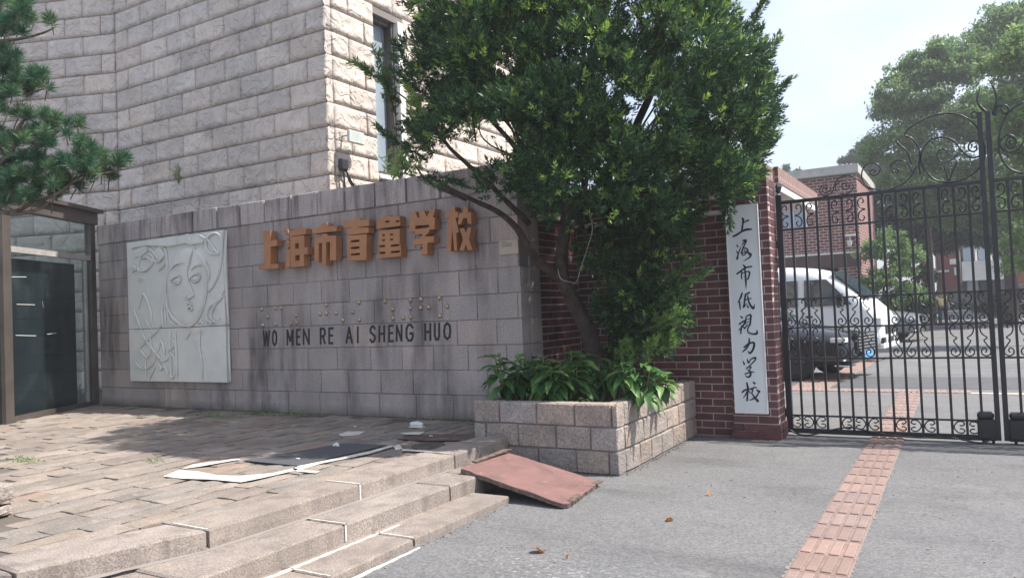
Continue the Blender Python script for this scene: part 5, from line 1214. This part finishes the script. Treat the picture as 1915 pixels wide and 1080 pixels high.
def trunk(root, pts, r0, r1, mat='bark'):
    MB().tube(catmull(pts, 5), [r0+(r1-r0)*i/((len(pts)-1)*5) for i in range((len(pts)-1)*5+1)], 9).build('trunk', mat, root, True)
# large camphor tree
D1 = 33
ct = Dp(1890, 600, D1); cam_t = thing('camphor_tree', 'large pale-leaved broad tree rising behind the gate ornament at the right', 'tree', (ct.x, ct.y, 0))
bl = [(Dp(x, y, D1+o), r) for x, y, o, r in [(1760, 150, 0, 1.7), (1700, 200, 0, 1.5), (1675, 270, 0, 1.3), (1830, 130, 0, 1.8), (1900, 110, 0, 1.8), (1960, 160, 0, 2.2), (1780, 230, -.6, 1.7), (1720, 300, -.4, 1.4), (1850, 250, -1, 1.9), (1920, 260, -1, 1.8), (1690, 340, -.2, 1.1), (1760, 340, -.6, 1.4), (1840, 350, -.8, 1.6), (1990, 300, 0, 2.2), (1665, 215, .5, .9), (1730, 130, .4, 1.1), (1640, 300, .8, .8), (1900, 360, -.6, 1.3), (1720, 400, 0, 1.0), (1800, 420, 0, 1.1), (1870, 420, 0, 1.1), (1790, 120, 0, 1.2), (1700, 150, .3, 1.1), (1665, 190, .4, .8), (1870, 70, .2, 1.5), (1930, 50, 0, 1.8), (1960, 400, -1, 1.8), (1930, 460, -1, 1.2), (1835, 400, -1.5, 1.3), (1890, 430, -1.5, 1.2), (1770, 400, -1, 1.2), (1720, 350, -1, 1.2)]]
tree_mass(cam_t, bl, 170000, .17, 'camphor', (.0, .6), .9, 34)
trunk(cam_t, [Vector((ct.x, ct.y, 0)), Dp(1892, 540, D1), Dp(1880, 470, D1), Dp(1850, 400, D1), Dp(1820, 300, D1)], .3, .1); MB().tube([Dp(1885, 500, D1), Dp(1905, 440, D1), Dp(1940, 350, D1)], [.18, .14, .06], 8).build('limb', 'bark', cam_t)
D2 = 20
ct = Dp(1990, 640, D2); ft = thing('bright_tree', 'bright green leafy tree at the right picture edge above the right gate leaf', 'tree', (ct.x, ct.y, 0))
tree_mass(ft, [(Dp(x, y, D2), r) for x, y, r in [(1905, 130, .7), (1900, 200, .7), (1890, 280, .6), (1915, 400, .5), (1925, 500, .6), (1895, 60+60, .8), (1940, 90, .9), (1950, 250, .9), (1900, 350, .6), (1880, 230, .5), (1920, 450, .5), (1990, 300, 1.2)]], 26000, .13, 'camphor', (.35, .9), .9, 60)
trunk(ft, [Vector((ct.x, ct.y, 0)), Dp(1985, 500, D2), Dp(1950, 300, D2)], .16, .06)
# dark evergreen between camphor and ivy
D3 = 38
ct = Dp(1735, 600, D3); dt_ = thing('dark_tree', 'dark shaded evergreen filling the gap under the camphor tree', 'tree', (ct.x, ct.y, 0))
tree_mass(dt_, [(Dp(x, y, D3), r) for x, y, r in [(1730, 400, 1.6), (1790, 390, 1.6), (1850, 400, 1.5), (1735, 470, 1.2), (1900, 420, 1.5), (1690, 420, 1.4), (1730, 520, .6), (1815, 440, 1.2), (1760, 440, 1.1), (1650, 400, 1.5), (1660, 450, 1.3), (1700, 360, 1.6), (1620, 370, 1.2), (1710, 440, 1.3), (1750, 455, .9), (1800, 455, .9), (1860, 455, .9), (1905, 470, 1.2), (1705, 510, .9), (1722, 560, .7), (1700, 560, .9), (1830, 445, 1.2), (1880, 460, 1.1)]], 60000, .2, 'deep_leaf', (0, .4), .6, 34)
trunk(dt_, [Vector((ct.x, ct.y, 0)), Dp(1735, 540, D3), Dp(1740, 430, D3)], .2, .1)
D4 = 26
ct = Dp(1650, 620, D4); iv = thing('ivy_shrub', 'tall sunlit green shrub beside the corner of the brick building', 'shrub', (ct.x, ct.y, 0))
tree_mass(iv, [(Dp(x, y, D4), r) for x, y, r in [(1635, 480, .5), (1660, 460, .6), (1645, 530, .65), (1680, 510, .6), (1650, 575, .6), (1690, 560, .6), (1670, 600, .5), (1625, 545, .4), (1700, 480, .5)]], 24000, .10, 'camphor', (0, .5), .5, 80)
trunk(iv, [Vector((ct.x, ct.y, 0)), Dp(1652, 560, D4), Dp(1655, 480, D4)], .06, .03)
D5 = 60
ct = Dp(1600, 330, D5); bt = thing('background_tree', 'dark tree top showing over the roof of the brick building', 'tree', (ct.x, ct.y, 0))
tree_mass(bt, [(Dp(x, y, D5), r) for x, y, r in [(1600, 300, 1.0), (1615, 285, .9), (1580, 302, .6), (1625, 265, .5), (1635, 310, 1.3), (1640, 340, 1.5)]], 12000, .25, 'deep_leaf', (0, .5), .6, 30)
trunk(bt, [Vector((ct.x, ct.y, 0)), ct], .3, .15)
for (x, y, h, lb) in ((1471, 326, 20, 'small distant conifer poking above the gatehouse fascia'), (1492, 326, 7, 'tiny treetop just right of the small conifer above the roof')):
    c = Dp(x, y, 70); t_ = thing('conifer_tree', lb, 'tree', (c.x, c.y, 0)); k = h/1431*70
    tree_mass(t_, [(c+Vector((0, 0, k*f)), max(.12, k*(.55-.5*f))) for f in (.1, .35, .6, .85)], 500, .25, 'deep_leaf', (0, .3), .5, 60); trunk(t_, [Vector((c.x, c.y, 0)), c], .15, .06)
D6 = 44
for (x, y, r, lb) in ((1790, 560, .9, 'rounded green bush behind the walking person'), (1745, 560, .7, 'smaller bush left of the walking person'), (1888, 560, .8, 'bush at the foot of the large tree trunk')):
    c = Dp(x, y, D6); c.z = .45; t_ = thing('bush', lb, 'bush', (c.x, c.y, 0)); tree_mass(t_, [(c, r)], 2500, .14, 'deep_leaf', (.1, .8), .6, 40)
for (x, y, r_, lb) in ((1655, 585, .9, 'dark bush low beside the tall sunlit shrub'), (1700, 580, .8, 'dark bush between the sunlit shrub and the upright pole'), (1722, 590, .6, 'low bush at the foot of the upright pole'), (1850, 578, .6, 'small bush against the low grey wall'), (1910, 575, .9, 'dark bush at the right picture edge beyond the gate')):
    c = Dp(x, y, 34); c.z = .55; t_ = thing('bush', lb, 'bush', (c.x, c.y, 0)); tree_mass(t_, [(c, r_), (c+Vector((.4, .3, .5)), r_*.7)], 3500, .13, 'deep_leaf', (.1, .8), .6, 40)
p0 = Dp(1740, 470, 36); tag(MB().tube([(p0.x, p0.y, 0), (p0.x, p0.y, 4.6)], [.11, .09], 10).build('utility_pole', 'bark'), 'dark upright pole standing beyond the gate near the orange wall', 'pole')

# ---- vehicles
def vehicle(name, label, st, heading, pos, paint, length, wheels, width, glass_polys, extra=None):
    """st: stations (x from nose, zbottom, zbelt, zroof, belt half-width, roof half-width)"""
    root = thing(name, label, 'van' if 'van' in name else 'car', pos)
    R = Matrix.Rotation(heading, 4, 'Z'); T0 = Matrix.Translation(Vector(pos))
    def W_(v): return T0 @ (R @ Vector(v))
    m = MB(); n = 12; vs = []
    for (x, zb, zl, zr, wb, wr) in st:
        half = [(wb*.86, zb), (wb*.98, zb+.12), (wb, (zb+zl)/2), (wb*.97, zl), (wr, zr-.12 if zr-zl > .25 else (zl+zr)/2), (wr*.72, zr)]
        vs += [W_((x, y, z)) for y, z in half]+[W_((x, -y, z)) for y, z in half[::-1]]
    fs = [(i*n+k, i*n+(k+1) % n, (i+1)*n+(k+1) % n, (i+1)*n+k) for i in range(len(st)-1) for k in range(n)]+[tuple(range(n)), tuple((len(st)-1)*n+k for k in range(n))]
    m.add(vs, fs); o = m.build('body', paint, root, True)
    md = o.modifiers.new('round', 'SUBSURF'); md.levels = 1; md.render_levels = 2
    for nm, mat, pl in glass_polys:
        mm = MB(); mm.prism([W_(q) for q in pl], (R @ Vector((0, .0, 0))) if False else (W_((0, -.012, 0))-W_((0, 0, 0)))); mm.build(nm, mat, root)
    for x in wheels:
        for s_ in (-1, 1):
            c = (x, s_*(width-.12), .33); mm = MB(); prof = [(.0, -.11), (.2, -.115), (.29, -.11), (.33, -.08), (.33, .08), (.29, .11), (.2, .105)]
            mm.tube([W_((x, s_*(width-.12)+t_, .33)) for t_ in (-.11, -.08, .08, .11)], [.29, .33, .33, .29], 20); w_ = mm.build('wheel', 'rubber', root)
            yo = s_*(width-.12)+s_*.112; mr_ = MB(); mr_.tube([W_((x, yo-s_*.01, .33)), W_((x, yo+s_*.006, .33))], [.21, .20], 20)
            for k in range(5):
                a = k*1.2566; p0_ = Vector((x, yo+s_*.004, .33)); d = Vector((math.cos(a), 0, math.sin(a))); mr_.tube([W_(p0_+d*.03), W_(p0_+d*.2)], [.03, .02], 5)
            mr_.tube([W_((x, yo, .33)), W_((x, yo+s_*.02, .33))], [.05, .04], 12)
            rim = mr_.build('rim', 'chrome' if 'van' in name else 'wheel_grey', w_)
    if extra: extra(root, W_)
    return root
VW = .86
st = [(0, .5, .74, .92, .58, .52), (-.06, .36, .80, 1.02, .76, .64), (-.2, .30, .9, 1.14, .84, .74), (-.5, .28, 1.05, 1.26, VW, .78), (-.68, .28, 1.14, 1.40, VW, .77), (-1.05, .28, 1.2, 1.78, VW, .75), (-1.5, .28, 1.22, 2.10, VW, .75), (-2.1, .28, 1.22, 2.25, VW, .76), (-3.6, .28, 1.22, 2.3, VW, .76), (-4.9, .28, 1.2, 2.28, VW, .75), (-5.05, .32, 1.2, 2.1, VW*.97, .7), (-5.1, .5, 1.2, 1.9, VW*.9, .62)]
st = [((x+.36 if x <= -.6 else x*.5), a, b_, c+(.06 if x > -.6 else 0), d, e) for x, a, b_, c, d, e in st]
def vext(root, W0_):
    W_ = lambda v: W0_((fx(v[0]), v[1], v[2]))
    def b_(x0, y0, z0, x1, y1, z1, nm, mat):
        m = MB(); m.box(x0, y0, z0, x1, y1, z1, .01); m.v = [tuple(W_(v)) for v in m.v]; m.build(nm, mat, root)
    for s_ in (-1, 1):
        m = MB(); m.tube([W_((-1.2, s_*.88, 1.35)), W_((-1.12, s_*1.0, 1.38))], .02, 6); m.build('mirror_arm', 'rubber', root)
        b_(-1.2, min(s_*.98, s_*1.16), 1.24, -1.10, max(s_*.98, s_*1.16), 1.56, 'mirror', 'rubber')
        b_(-.34, min(s_*.64, s_*.855), .80, -.03, max(s_*.64, s_*.855), .99, 'headlight', 'lens')
        b_(-.16, min(s_*.55, s_*.75), .42, .03, max(s_*.55, s_*.75), .54, 'fog_lamp', 'rubber')
    b_(-.1, -.5, .62, .04, .5, .80, 'grille', 'rubber'); b_(-.02, -.22, .42, .04, .22, .54, 'number_plate', 'rubber'); b_(-.12, -.82, .30, .03, .82, .40, 'bumper', 'van')
    for x in (-1.9, -3.3): b_(x-.08, -.885, 1.02, x+.08, -.87, 1.07, 'door_handle', 'rubber')
    m = MB(); m.prism([W_(q) for q in [(-.70, .68, 1.42), (-.70, -.68, 1.42), (-1.42, -.64, 2.06), (-1.42, .64, 2.06)]], W_((.02, 0, .02))-W_((0, 0, 0))); m.build('windscreen', 'car_glass', root)
    for x in (-2.05, -3.35): b_(x-.006, -.868, .45, x+.006, -.862, 1.25, 'door_seam', 'rubber')
gp = [('side_window', 'car_glass', [(-.95, -.84, 1.30), (-2.0, -.85, 1.28), (-2.0, -.785, 1.9), (-1.5, -.785, 1.9)]), ('side_window', 'car_glass', [(-2.15, -.85, 1.28), (-3.2, -.85, 1.28), (-3.2, -.785, 1.9), (-2.15, -.785, 1.9)]), ('side_window', 'car_glass', [(-3.4, -.85, 1.28), (-4.8, -.85, 1.28), (-4.8, -.785, 1.9), (-3.4, -.785, 1.9)])]
def fx(x): return x+.36 if x <= -.6 else x*.5
def park(px, py, wx, half, head):
    c = Zp(px, py); o_ = Matrix.Rotation(head, 3, 'Z') @ Vector((wx, -half, 0)); return (c.x-o_.x, c.y-o_.y, 0)
gp = [(a, b_, [(fx(q[0]), q[1], q[2]) for q in pl]) for a, b_, pl in gp]
vehicle('white_van', 'white passenger van parked behind the gate with its nose to the right', st, RAD(-7), park(1582, 677, -.79, .86, RAD(-7)), 'van', 5.1, (-.79, -3.84), VW, gp, vext)
st2 = [(0, .42, .55, .72, .6, .5), (-.06, .28, .62, .82, .80, .68), (-.3, .22, .7, .90, .88, .76), (-1.2, .22, .85, 1.0, .91, .8), (-1.5, .22, .9, 1.08, .91, .72), (-2.1, .22, .92, 1.42, .91, .66), (-2.8, .22, .93, 1.48, .91, .66), (-3.8, .22, .93, 1.38, .91, .66), (-4.4, .22, .95, 1.08, .9, .74), (-4.8, .3, .85, .98, .84, .7)]
def cext(root, W_):
    def b_(x0, y0, z0, x1, y1, z1, nm, mat):
        m = MB(); m.box(x0, y0, z0, x1, y1, z1, .008); m.v = [tuple(W_(v)) for v in m.v]; m.build(nm, mat, root)
    for k in range(6): b_(-.02, -.42, .50+k*.055, .05+.0, .42, .525+k*.055, 'grille_bar', 'chrome')
    b_(-.05, -.45, .47, .02, .45, .83, 'grille', 'rubber'); b_(.02, -.21, .36, .06, .21, .49, 'number_plate', 'plate_blue' if 'black' in root.name else 'rubber')
    for s_ in (-1, 1):
        b_(-.30, min(s_*.6, s_*.86), .68, -.05, max(s_*.6, s_*.86), .76, 'headlight', 'lens'); b_(-.25, min(s_*.5, s_*.86), .26, .0, max(s_*.5, s_*.86), .29, 'chrome_trim', 'chrome')
    m = MB(); m.prism([W_(q) for q in [(-1.5, .66, 1.1), (-1.5, -.66, 1.1), (-2.1, -.58, 1.43), (-2.1, .58, 1.43)]], W_((.02, 0, .02))-W_((0, 0, 0))); m.build('windscreen', 'car_glass', root)
gp2 = [('side_window', 'car_glass', [(-1.75, -.86, 1.0), (-2.75, -.87, 1.0), (-2.75, -.71, 1.36), (-2.2, -.71, 1.36)])]
vehicle('black_car', 'black car with chrome grille parked in front of the white van', st2, RAD(-13), park(1486, 712, -.95, .9, RAD(-13)), 'car_dark', 4.8, (-.95, -3.8), .9, gp2, cext)
vehicle('grey_car', 'dark grey car parked behind the nose of the white van', st2, RAD(-10), (-1.05, 27.5, 0), 'car_grey', 4.8, (-.95, -3.8), .9, gp2, cext)

# ---- person walking away in the yard
def skin_body(name, verts, edges, radii, mat, parent, root=0):
    me = bpy.data.meshes.new(name); me.from_pydata(verts, edges, []); me.materials.append(MAT[mat]); o = obj(name, me, None, parent)
    md = o.modifiers.new('skin', 'SKIN'); 
    for i, r in enumerate(radii): me.skin_vertices[0].data[i].radius = r if isinstance(r, tuple) else (r, r)
    me.skin_vertices[0].data[root].use_root = True
    s_ = o.modifiers.new('sub', 'SUBSURF'); s_.levels = 1; s_.render_levels = 2
    dg = bpy.context.evaluated_depsgraph_get(); m2 = bpy.data.meshes.new_from_object(o.evaluated_get(dg)); o.modifiers.clear(); o.data = m2
    m2.polygons.foreach_set('use_smooth', [True]*len(m2.polygons)); return o
MAT['skin'] = plain('skin', (.38, .22, .15), .6); MAT['shirt'] = M('yellow_and_white_shirt', (.82, .66, .12), (.75, .70, .45), scale=3, speck=0, objcol=False); MAT['trousers'] = plain('dark_trousers', (.02, .022, .035), .9); MAT['hair'] = plain('black_hair', (.012, .01, .01), .6)
pc_ = Zp(1765, 613); px_, py_ = pc_.x, pc_.y
per = thing('person', 'person in a yellow and white top and dark trousers walking in the yard', 'person', (px_, py_, 0))
ph = 1.62
def J(x, y, z): return (px_+x, py_+y, z*ph/1.7)
jo = [J(0, 0, .93), J(0, 0, 1.15), J(0, .0, 1.38), J(0, -.01, 1.48), J(0, -.03, 1.56), J(0, -.03, 1.66), J(-.18, 0, 1.38), J(-.24, .08, 1.12), J(-.22, .18, .90), J(-.21, .21, .80), J(.18, 0, 1.38), J(.24, -.05, 1.12), J(.24, -.16, .92), J(.24, -.2, .82), J(-.09, 0, .88), J(-.11, -.14, .50), J(-.11, -.08, .09), J(-.11, -.2, .04), J(.09, 0, .88), J(.11, .08, .50), J(.11, .3, .14), J(.11, .2, .04)]
ed = [(0, 1), (1, 2), (2, 3), (3, 4), (4, 5), (2, 6), (6, 7), (7, 8), (8, 9), (2, 10), (10, 11), (11, 12), (12, 13), (0, 14), (14, 15), (15, 16), (16, 17), (0, 18), (18, 19), (19, 20), (20, 21)]
ra = [(.13, .10), (.12, .09), (.13, .09), .05, .095, .085, .055, .042, .032, .035, .055, .042, .032, .035, .085, .06, .04, .04, .085, .06, .04, .04]
skin_body('body', jo, ed, ra, 'skin', per)
skin_body('shirt', [jo[0], jo[1], jo[2], jo[6], tuple((Vector(jo[6])+Vector(jo[7]))/2), jo[10], tuple((Vector(jo[10])+Vector(jo[11]))/2)], [(0, 1), (1, 2), (2, 3), (3, 4), (2, 5), (5, 6)], [(.165, .125), (.16, .12), (.16, .115), .075, .065, .075, .065], 'shirt', per)
skin_body('trousers', [jo[0], jo[14], jo[15], jo[16], jo[18], jo[19], jo[20]], [(0, 1), (1, 2), (2, 3), (0, 4), (4, 5), (5, 6)], [(.145, .115), .10, .08, .065, .10, .08, .065], 'trousers', per)
skin_body('hair', [J(0, .0, 1.60), J(0, -.005, 1.70)], [(0, 1)], [.105, .085], 'hair', per)

# ------------------------------------------------------------------ things fixed on the stone building
p = Xp(664, 257, BX+.16); an = thing('wall_antenna', 'square pale grey antenna panel on an arm on the sunlit stone corner', 'antenna', (BX, p.y, p.z))
a_, c_ = Xp(651, 242, BX+.2), Xp(680, 272, BX+.2)
MB().box(BX+.17, a_.y, c_.z, BX+.22, c_.y, a_.z, .008).build('panel', M('pale_plastic', (.55, .60, .57), rough=.5, objcol=False), an)
q0 = Xp(636, 255, BX); MB().tube([q0, (BX+.1, q0.y+.02, q0.z), (BX+.17, a_.y+.03, (a_.z+c_.z)/2)], .014, 6).build('arm', 'frame_pale', an); MB().box(BX, q0.y-.03, q0.z-.06, BX+.03, q0.y+.03, q0.z+.06).build('mount', 'frame_pale', an)
a_, c_ = Xp(634, 296, BX+.06), Xp(648, 320, BX+.06); bx_ = thing('junction_box', 'small black box with two cables below the antenna panel', 'box', (BX, a_.y, c_.z))
MB().box(BX+.03, a_.y, c_.z, BX+.11, c_.y, a_.z, .015).build('case', 'cable', bx_)
m = MB()
for (pts) in ([(643, 320), (644, 336), (645, 352)], [(647, 318), (654, 333), (663, 350)], [(645, 318), (650, 325), (652, 336), (660, 350)]): m.tube(catmull([Xp(x, y, BX+.08) for x, y in pts], 4), .012, 6)
m.build('cable', 'cable', bx_)
tag(MB().tube(catmull([Xp(664, 272, BX+.19), Xp(662, 285, BX+.14), Xp(653, 318, BX+.1)], 4), .004, 5).build('pale_cord', 'frame_pale', None, True), 'thin pale cord from the antenna panel to the black box', 'cord')
tag(MB().tube([Xp(701, 0, BX-.08), Xp(712, 60, BX-.05), Xp(722, 112, BX-.02)], .005, 5).build('window_wire', 'cable', None), 'thin dark wire hanging across the tall stone-framed window', 'wire')
# pale cable along the stone course at the left
pts = [Yp(x, y, BY-.06) for x, y in [(185, 402), (205, 398), (232, 396), (300, 384), (420, 362)]]
tag(MB().tube(catmull(pts, 5), .008, 5).build('wall_cable', 'frame_pale', None, True), 'pale cable running along the stone course above the granite wall', 'cable')
# weed rooted on the stone wall and on the coping
def weed(name, label, base, h, n, size, mat, spread=.2, tint=(.5, .9)):
    t = thing(name, label, 'weed', base); m = MB(); P = []
    for k in range(n):
        tip = base+Vector((random.uniform(-spread, spread), random.uniform(-spread, spread)*.5, h*random.uniform(.5, 1))); m.tube([base, (base+tip)/2+Vector((0, 0, .02)), tip], .0035, 4)
        for j in range(12): P.append(np.array(base+(tip-base)*random.uniform(.3, 1))+rng.normal(size=3)*.02)
    m.build('stem', 'stem', t); V, F, T = leaves(np.array(P), size, np.random.uniform(*tint, len(P)), .3, .35); tag(obj('leaves', raw_mesh('leaves', V, F, T, mat), None, t), kind='stuff')
b_ = Yp(333, 330, BY-.03); weed('wall_weed', 'thin yellowish weed growing out of a joint in the stone building', Vector((b_.x, b_.y, b_.z-.12)), .42, 8, .05, 'camphor', .13)
b_ = Yp(752, 333, SY+.3); weed('coping_weed', 'yellow-green weed growing on top of the granite wall beside the window', Vector((b_.x, SY+.25, 3.04)), .5, 14, .11, 'camphor', .28)
# weeds at the foot of the wall
k = 0
for (x, y, n_, w_, lb) in ((395, 778, 60, .25, 'low green weeds at the wall foot below the relief panel'), (490, 776, 70, .35, 'low weeds at the wall foot below the first braille dots'), (560, 777, 40, .2, 'short weeds at the wall foot under the letters'), (45, 862, 30, .12, 'yellowish grass tuft in a paving joint at the left'), (295, 862, 14, .06, 'tiny weed in a paving joint near the white paint'), (850, 786, 30, .3, 'scraps of weed in the shaded corner by the planter')):
    c = Zp(x, y, TZ); P = np.array([[c.x+rng.normal()*w_, min(6.98, c.y+rng.normal()*.03), TZ+abs(rng.normal())*.02] for _ in range(n_*4)])
    V, F, T = leaves(P, .035, rng.uniform(.2, .7, len(P)), .2, .3); o = obj('weed_tuft', raw_mesh('weed_tuft', V, F, T, 'camphor')); tag(o, lb, 'weeds', None, 'stuff')

# ------------------------------------------------------------------ small things on the terrace and asphalt
a_, b2, c_, d_ = [Zp(x, y, TZ+.006) for x, y in ((455, 861), (556, 871), (724, 832), (643, 829))]
m = MB(); m.prism([a_, b2, c_, d_], Vector((0, 0, .005))); tag(m.build('floor_mat', 'mat'), 'dark charcoal rubber mat lying on the terrace', 'mat')
def paint(polys, name, mat, z=TZ+.0062, h=.0012):
    m = MB()
    for pl in polys: m.prism([Zp(x, y, z) for x, y in pl], Vector((0, 0, h)))
    return m.build(name, mat)
o = paint([[(305, 890), (335, 878), (372, 881), (408, 888), (450, 889), (510, 884), (560, 872), (556, 878), (490, 893), (450, 901), (400, 896), (340, 894)], [(556, 871), (620, 858), (690, 843), (728, 833), (742, 832), (690, 848), (600, 866), (560, 878)], [(340, 876), (360, 868), (440, 857), (450, 858), (370, 872)],
            [(545, 874), (575, 879), (598, 880), (590, 884), (552, 880)], [(735, 832), (748, 831), (752, 838), (740, 841)], [(752, 839), (850, 845), (850, 847), (752, 842)]], 'floor_marking', 'white_tape'); struct(o, 'worn white paint line around the dark mat on the terrace')
o = paint([[(632, 812), (650, 806), (684, 806), (672, 812), (640, 815)]], 'paper_sheet', 'white_tape'); tag(o, 'flat pale paper sheet on the terrace beyond the dark mat', 'paper')
o = paint([[(748, 809), (775, 807), (795, 807), (785, 812), (760, 812)]], 'paper_sheet', 'white_tape'); tag(o, 'pale paper sheet lying behind the crumpled cup by the planter', 'paper')
c = Zp(779, 799, TZ); cup = thing('crumpled_cup', 'crumpled white paper cup on the paving by the wall foot', 'litter', c)
MB().tube([c+Vector((-.07, 0, .03)), c+Vector((.0, .01, .035)), c+Vector((.07, .02, .03))], [.028, .034, .02], 7).build('cup', 'white', cup); MB().box(c.x-.08, c.y-.03, TZ+.004, c.x+.09, c.y+.04, TZ+.012).build('lid', 'white', cup)
c = Zp(628, 833, TZ+.016); m = MB(); m.tube([c+Vector((-.03, 0, .0)), c+Vector((0, .01, .012)), c+Vector((.035, 0, .0))], [.012, .02, .01], 6); tag(m.build('tissue_scrap', 'white'), 'white tissue scrap on the far edge of the dark mat', 'litter')
for (x, y, lb) in ((557, 858, 'tiny white scrap on the dark mat'), (806, 815, 'small pale scrap near the manhole cover'), (664, 798, 'small pale scrap near the wall foot')):
    c = Zp(x, y, TZ+.012); tag(MB().box(c.x-.018, c.y-.01, c.z+.002, c.x+.018, c.y+.012, c.z+.008, .002).build('paper_scrap', 'white'), lb, 'litter')
c = Zp(801, 834, TZ); mh = thing('manhole_cover', 'round iron manhole cover on the terrace by the steps', 'manhole cover', c)
MB().tube([(c.x, c.y, TZ-.01), (c.x, c.y, TZ+.012)], .15, 32).build('lid', 'rust_cover', mh); m = MB()
for i in range(-3, 4): m.box(c.x-.11, c.y+i*.03-.004, TZ+.012, c.x+.11, c.y+i*.03+.004, TZ+.015)
m.build('grip_rib', 'rust_cover', mh)
o = paint([[(742, 821), (800, 812), (880, 812), (890, 817), (870, 823), (800, 824)]], 'doormat', plain('brown_matting', (.10, .07, .06), .95, bump=.8), TZ+.006, .006); tag(o, 'worn brown matting in the corner between the steps and planter', 'mat')
def dry(x, y, s, label, seed, z=0, mat='dry_leaf'):
    c = Zp(x, y, z); r = random.Random(seed); m = MB(); vs = []; n = 7
    for i in range(n+1):
        t = i/n; w_ = s*.45*math.sin(math.pi*t)**.8 if 0 < t < 1 else 0
        for k in (-1, 0, 1): vs.append((c.x+(t-.5)*s, c.y+k*w_, z+.012+.35*abs(k)*w_+.02*math.sin(t*5+seed)*1+r.uniform(0, .006)))
    m.add(vs, [(3*i+k, 3*i+k+1, 3*i+k+4, 3*i+k+3) for i in range(n) for k in (0, 1)]); m.v = [tuple(Vector((c.x, c.y, 0))+Matrix.Rotation(r.uniform(-.1, .1)+seed, 3, 'Z')@(Vector(v)-Vector((c.x, c.y, 0)))) for v in m.v]
    tag(m.build('fallen_leaf', mat, None, True, False), label, 'leaf', 'fallen leaves on the asphalt')
dry(1008, 1032, .085, 'large curled brown leaf near the bottom of the picture on the asphalt', 1); dry(1252, 973, .06, 'reddish brown leaf alone in the middle of the asphalt', 2); dry(1327, 926, .04, 'tiny yellowish leaf on the asphalt before the tactile strip', 3)
dry(940, 932, .07, 'brown leaf under the front edge of the loose board', 4); dry(1060, 1045, .02, 'very small brown crumb of leaf right of the large curled leaf', 5)
m = MB(); rnd = random.Random(78)
for k_ in range(900):
    t = rnd.random()
    if t < .35: x_, y_, z_ = rnd.uniform(-2.6, -1.7), 8.3-abs(rnd.gauss(0, .05)), 0
    elif t < .6: x_, y_, z_ = -2.6+abs(rnd.gauss(0, .03)), rnd.uniform(6.2, 8.1), 0
    elif t < .8: x_, y_, z_ = rnd.uniform(-11, -4.2), 6.99-abs(rnd.gauss(0, .06)), TZ
    elif t < .9: x_, y_, z_ = rnd.uniform(-3.8, -2.65), 6.14-abs(rnd.gauss(0, .03)), 0
    else: x_, y_, z_ = -3.03+abs(rnd.gauss(0, .03)), rnd.uniform(2.4, 5.0), 0
    s_ = rnd.uniform(.003, .011); a = rnd.uniform(0, 3.1); c_, q_ = math.cos(a)*s_, math.sin(a)*s_
    m.add([(x_-c_, y_-q_, z_+.001), (x_+q_, y_-c_, z_+.001), (x_+c_, y_+q_, z_+.001), (x_, y_, z_+s_*.8)], [(0, 1, 3), (1, 2, 3), (2, 0, 3)])
tag(m.build('debris', 'joint_dirt'), 'dark dirt and crumbs gathered along the feet of the walls and steps', 'debris', None, 'stuff')
m = MB(); rnd = random.Random(77)
for k_ in range(260):
    x_, y_ = rnd.uniform(-3, 2.5), rnd.uniform(3, 8.2); s_ = rnd.uniform(.002, .006); m.box(x_-s_, y_-s_, 0, x_+s_, y_+s_*.8, s_*1.2)
tag(m.build('grit', 'granite_warm'), 'scattered pale grit on the asphalt forecourt', 'grit', None, 'stuff')
m = MB()
for k_ in range(420):
    x_, y_ = rnd.uniform(-4.05, -2.75), rnd.uniform(6.35, 8.2); a = rnd.uniform(0, 3.14); l_ = rnd.uniform(.02, .06); z_ = .575+rnd.uniform(0, .02); d = Vector((math.cos(a)*l_, math.sin(a)*l_, rnd.uniform(-.01, .01)))
    m.tube([Vector((x_, y_, z_)), Vector((x_, y_, z_))+d], .003, 3)
tag(m.build('dry_twigs', 'bark_pale'), 'dry twigs and dead leaves scattered on the planter soil', 'twigs', None, 'stuff')
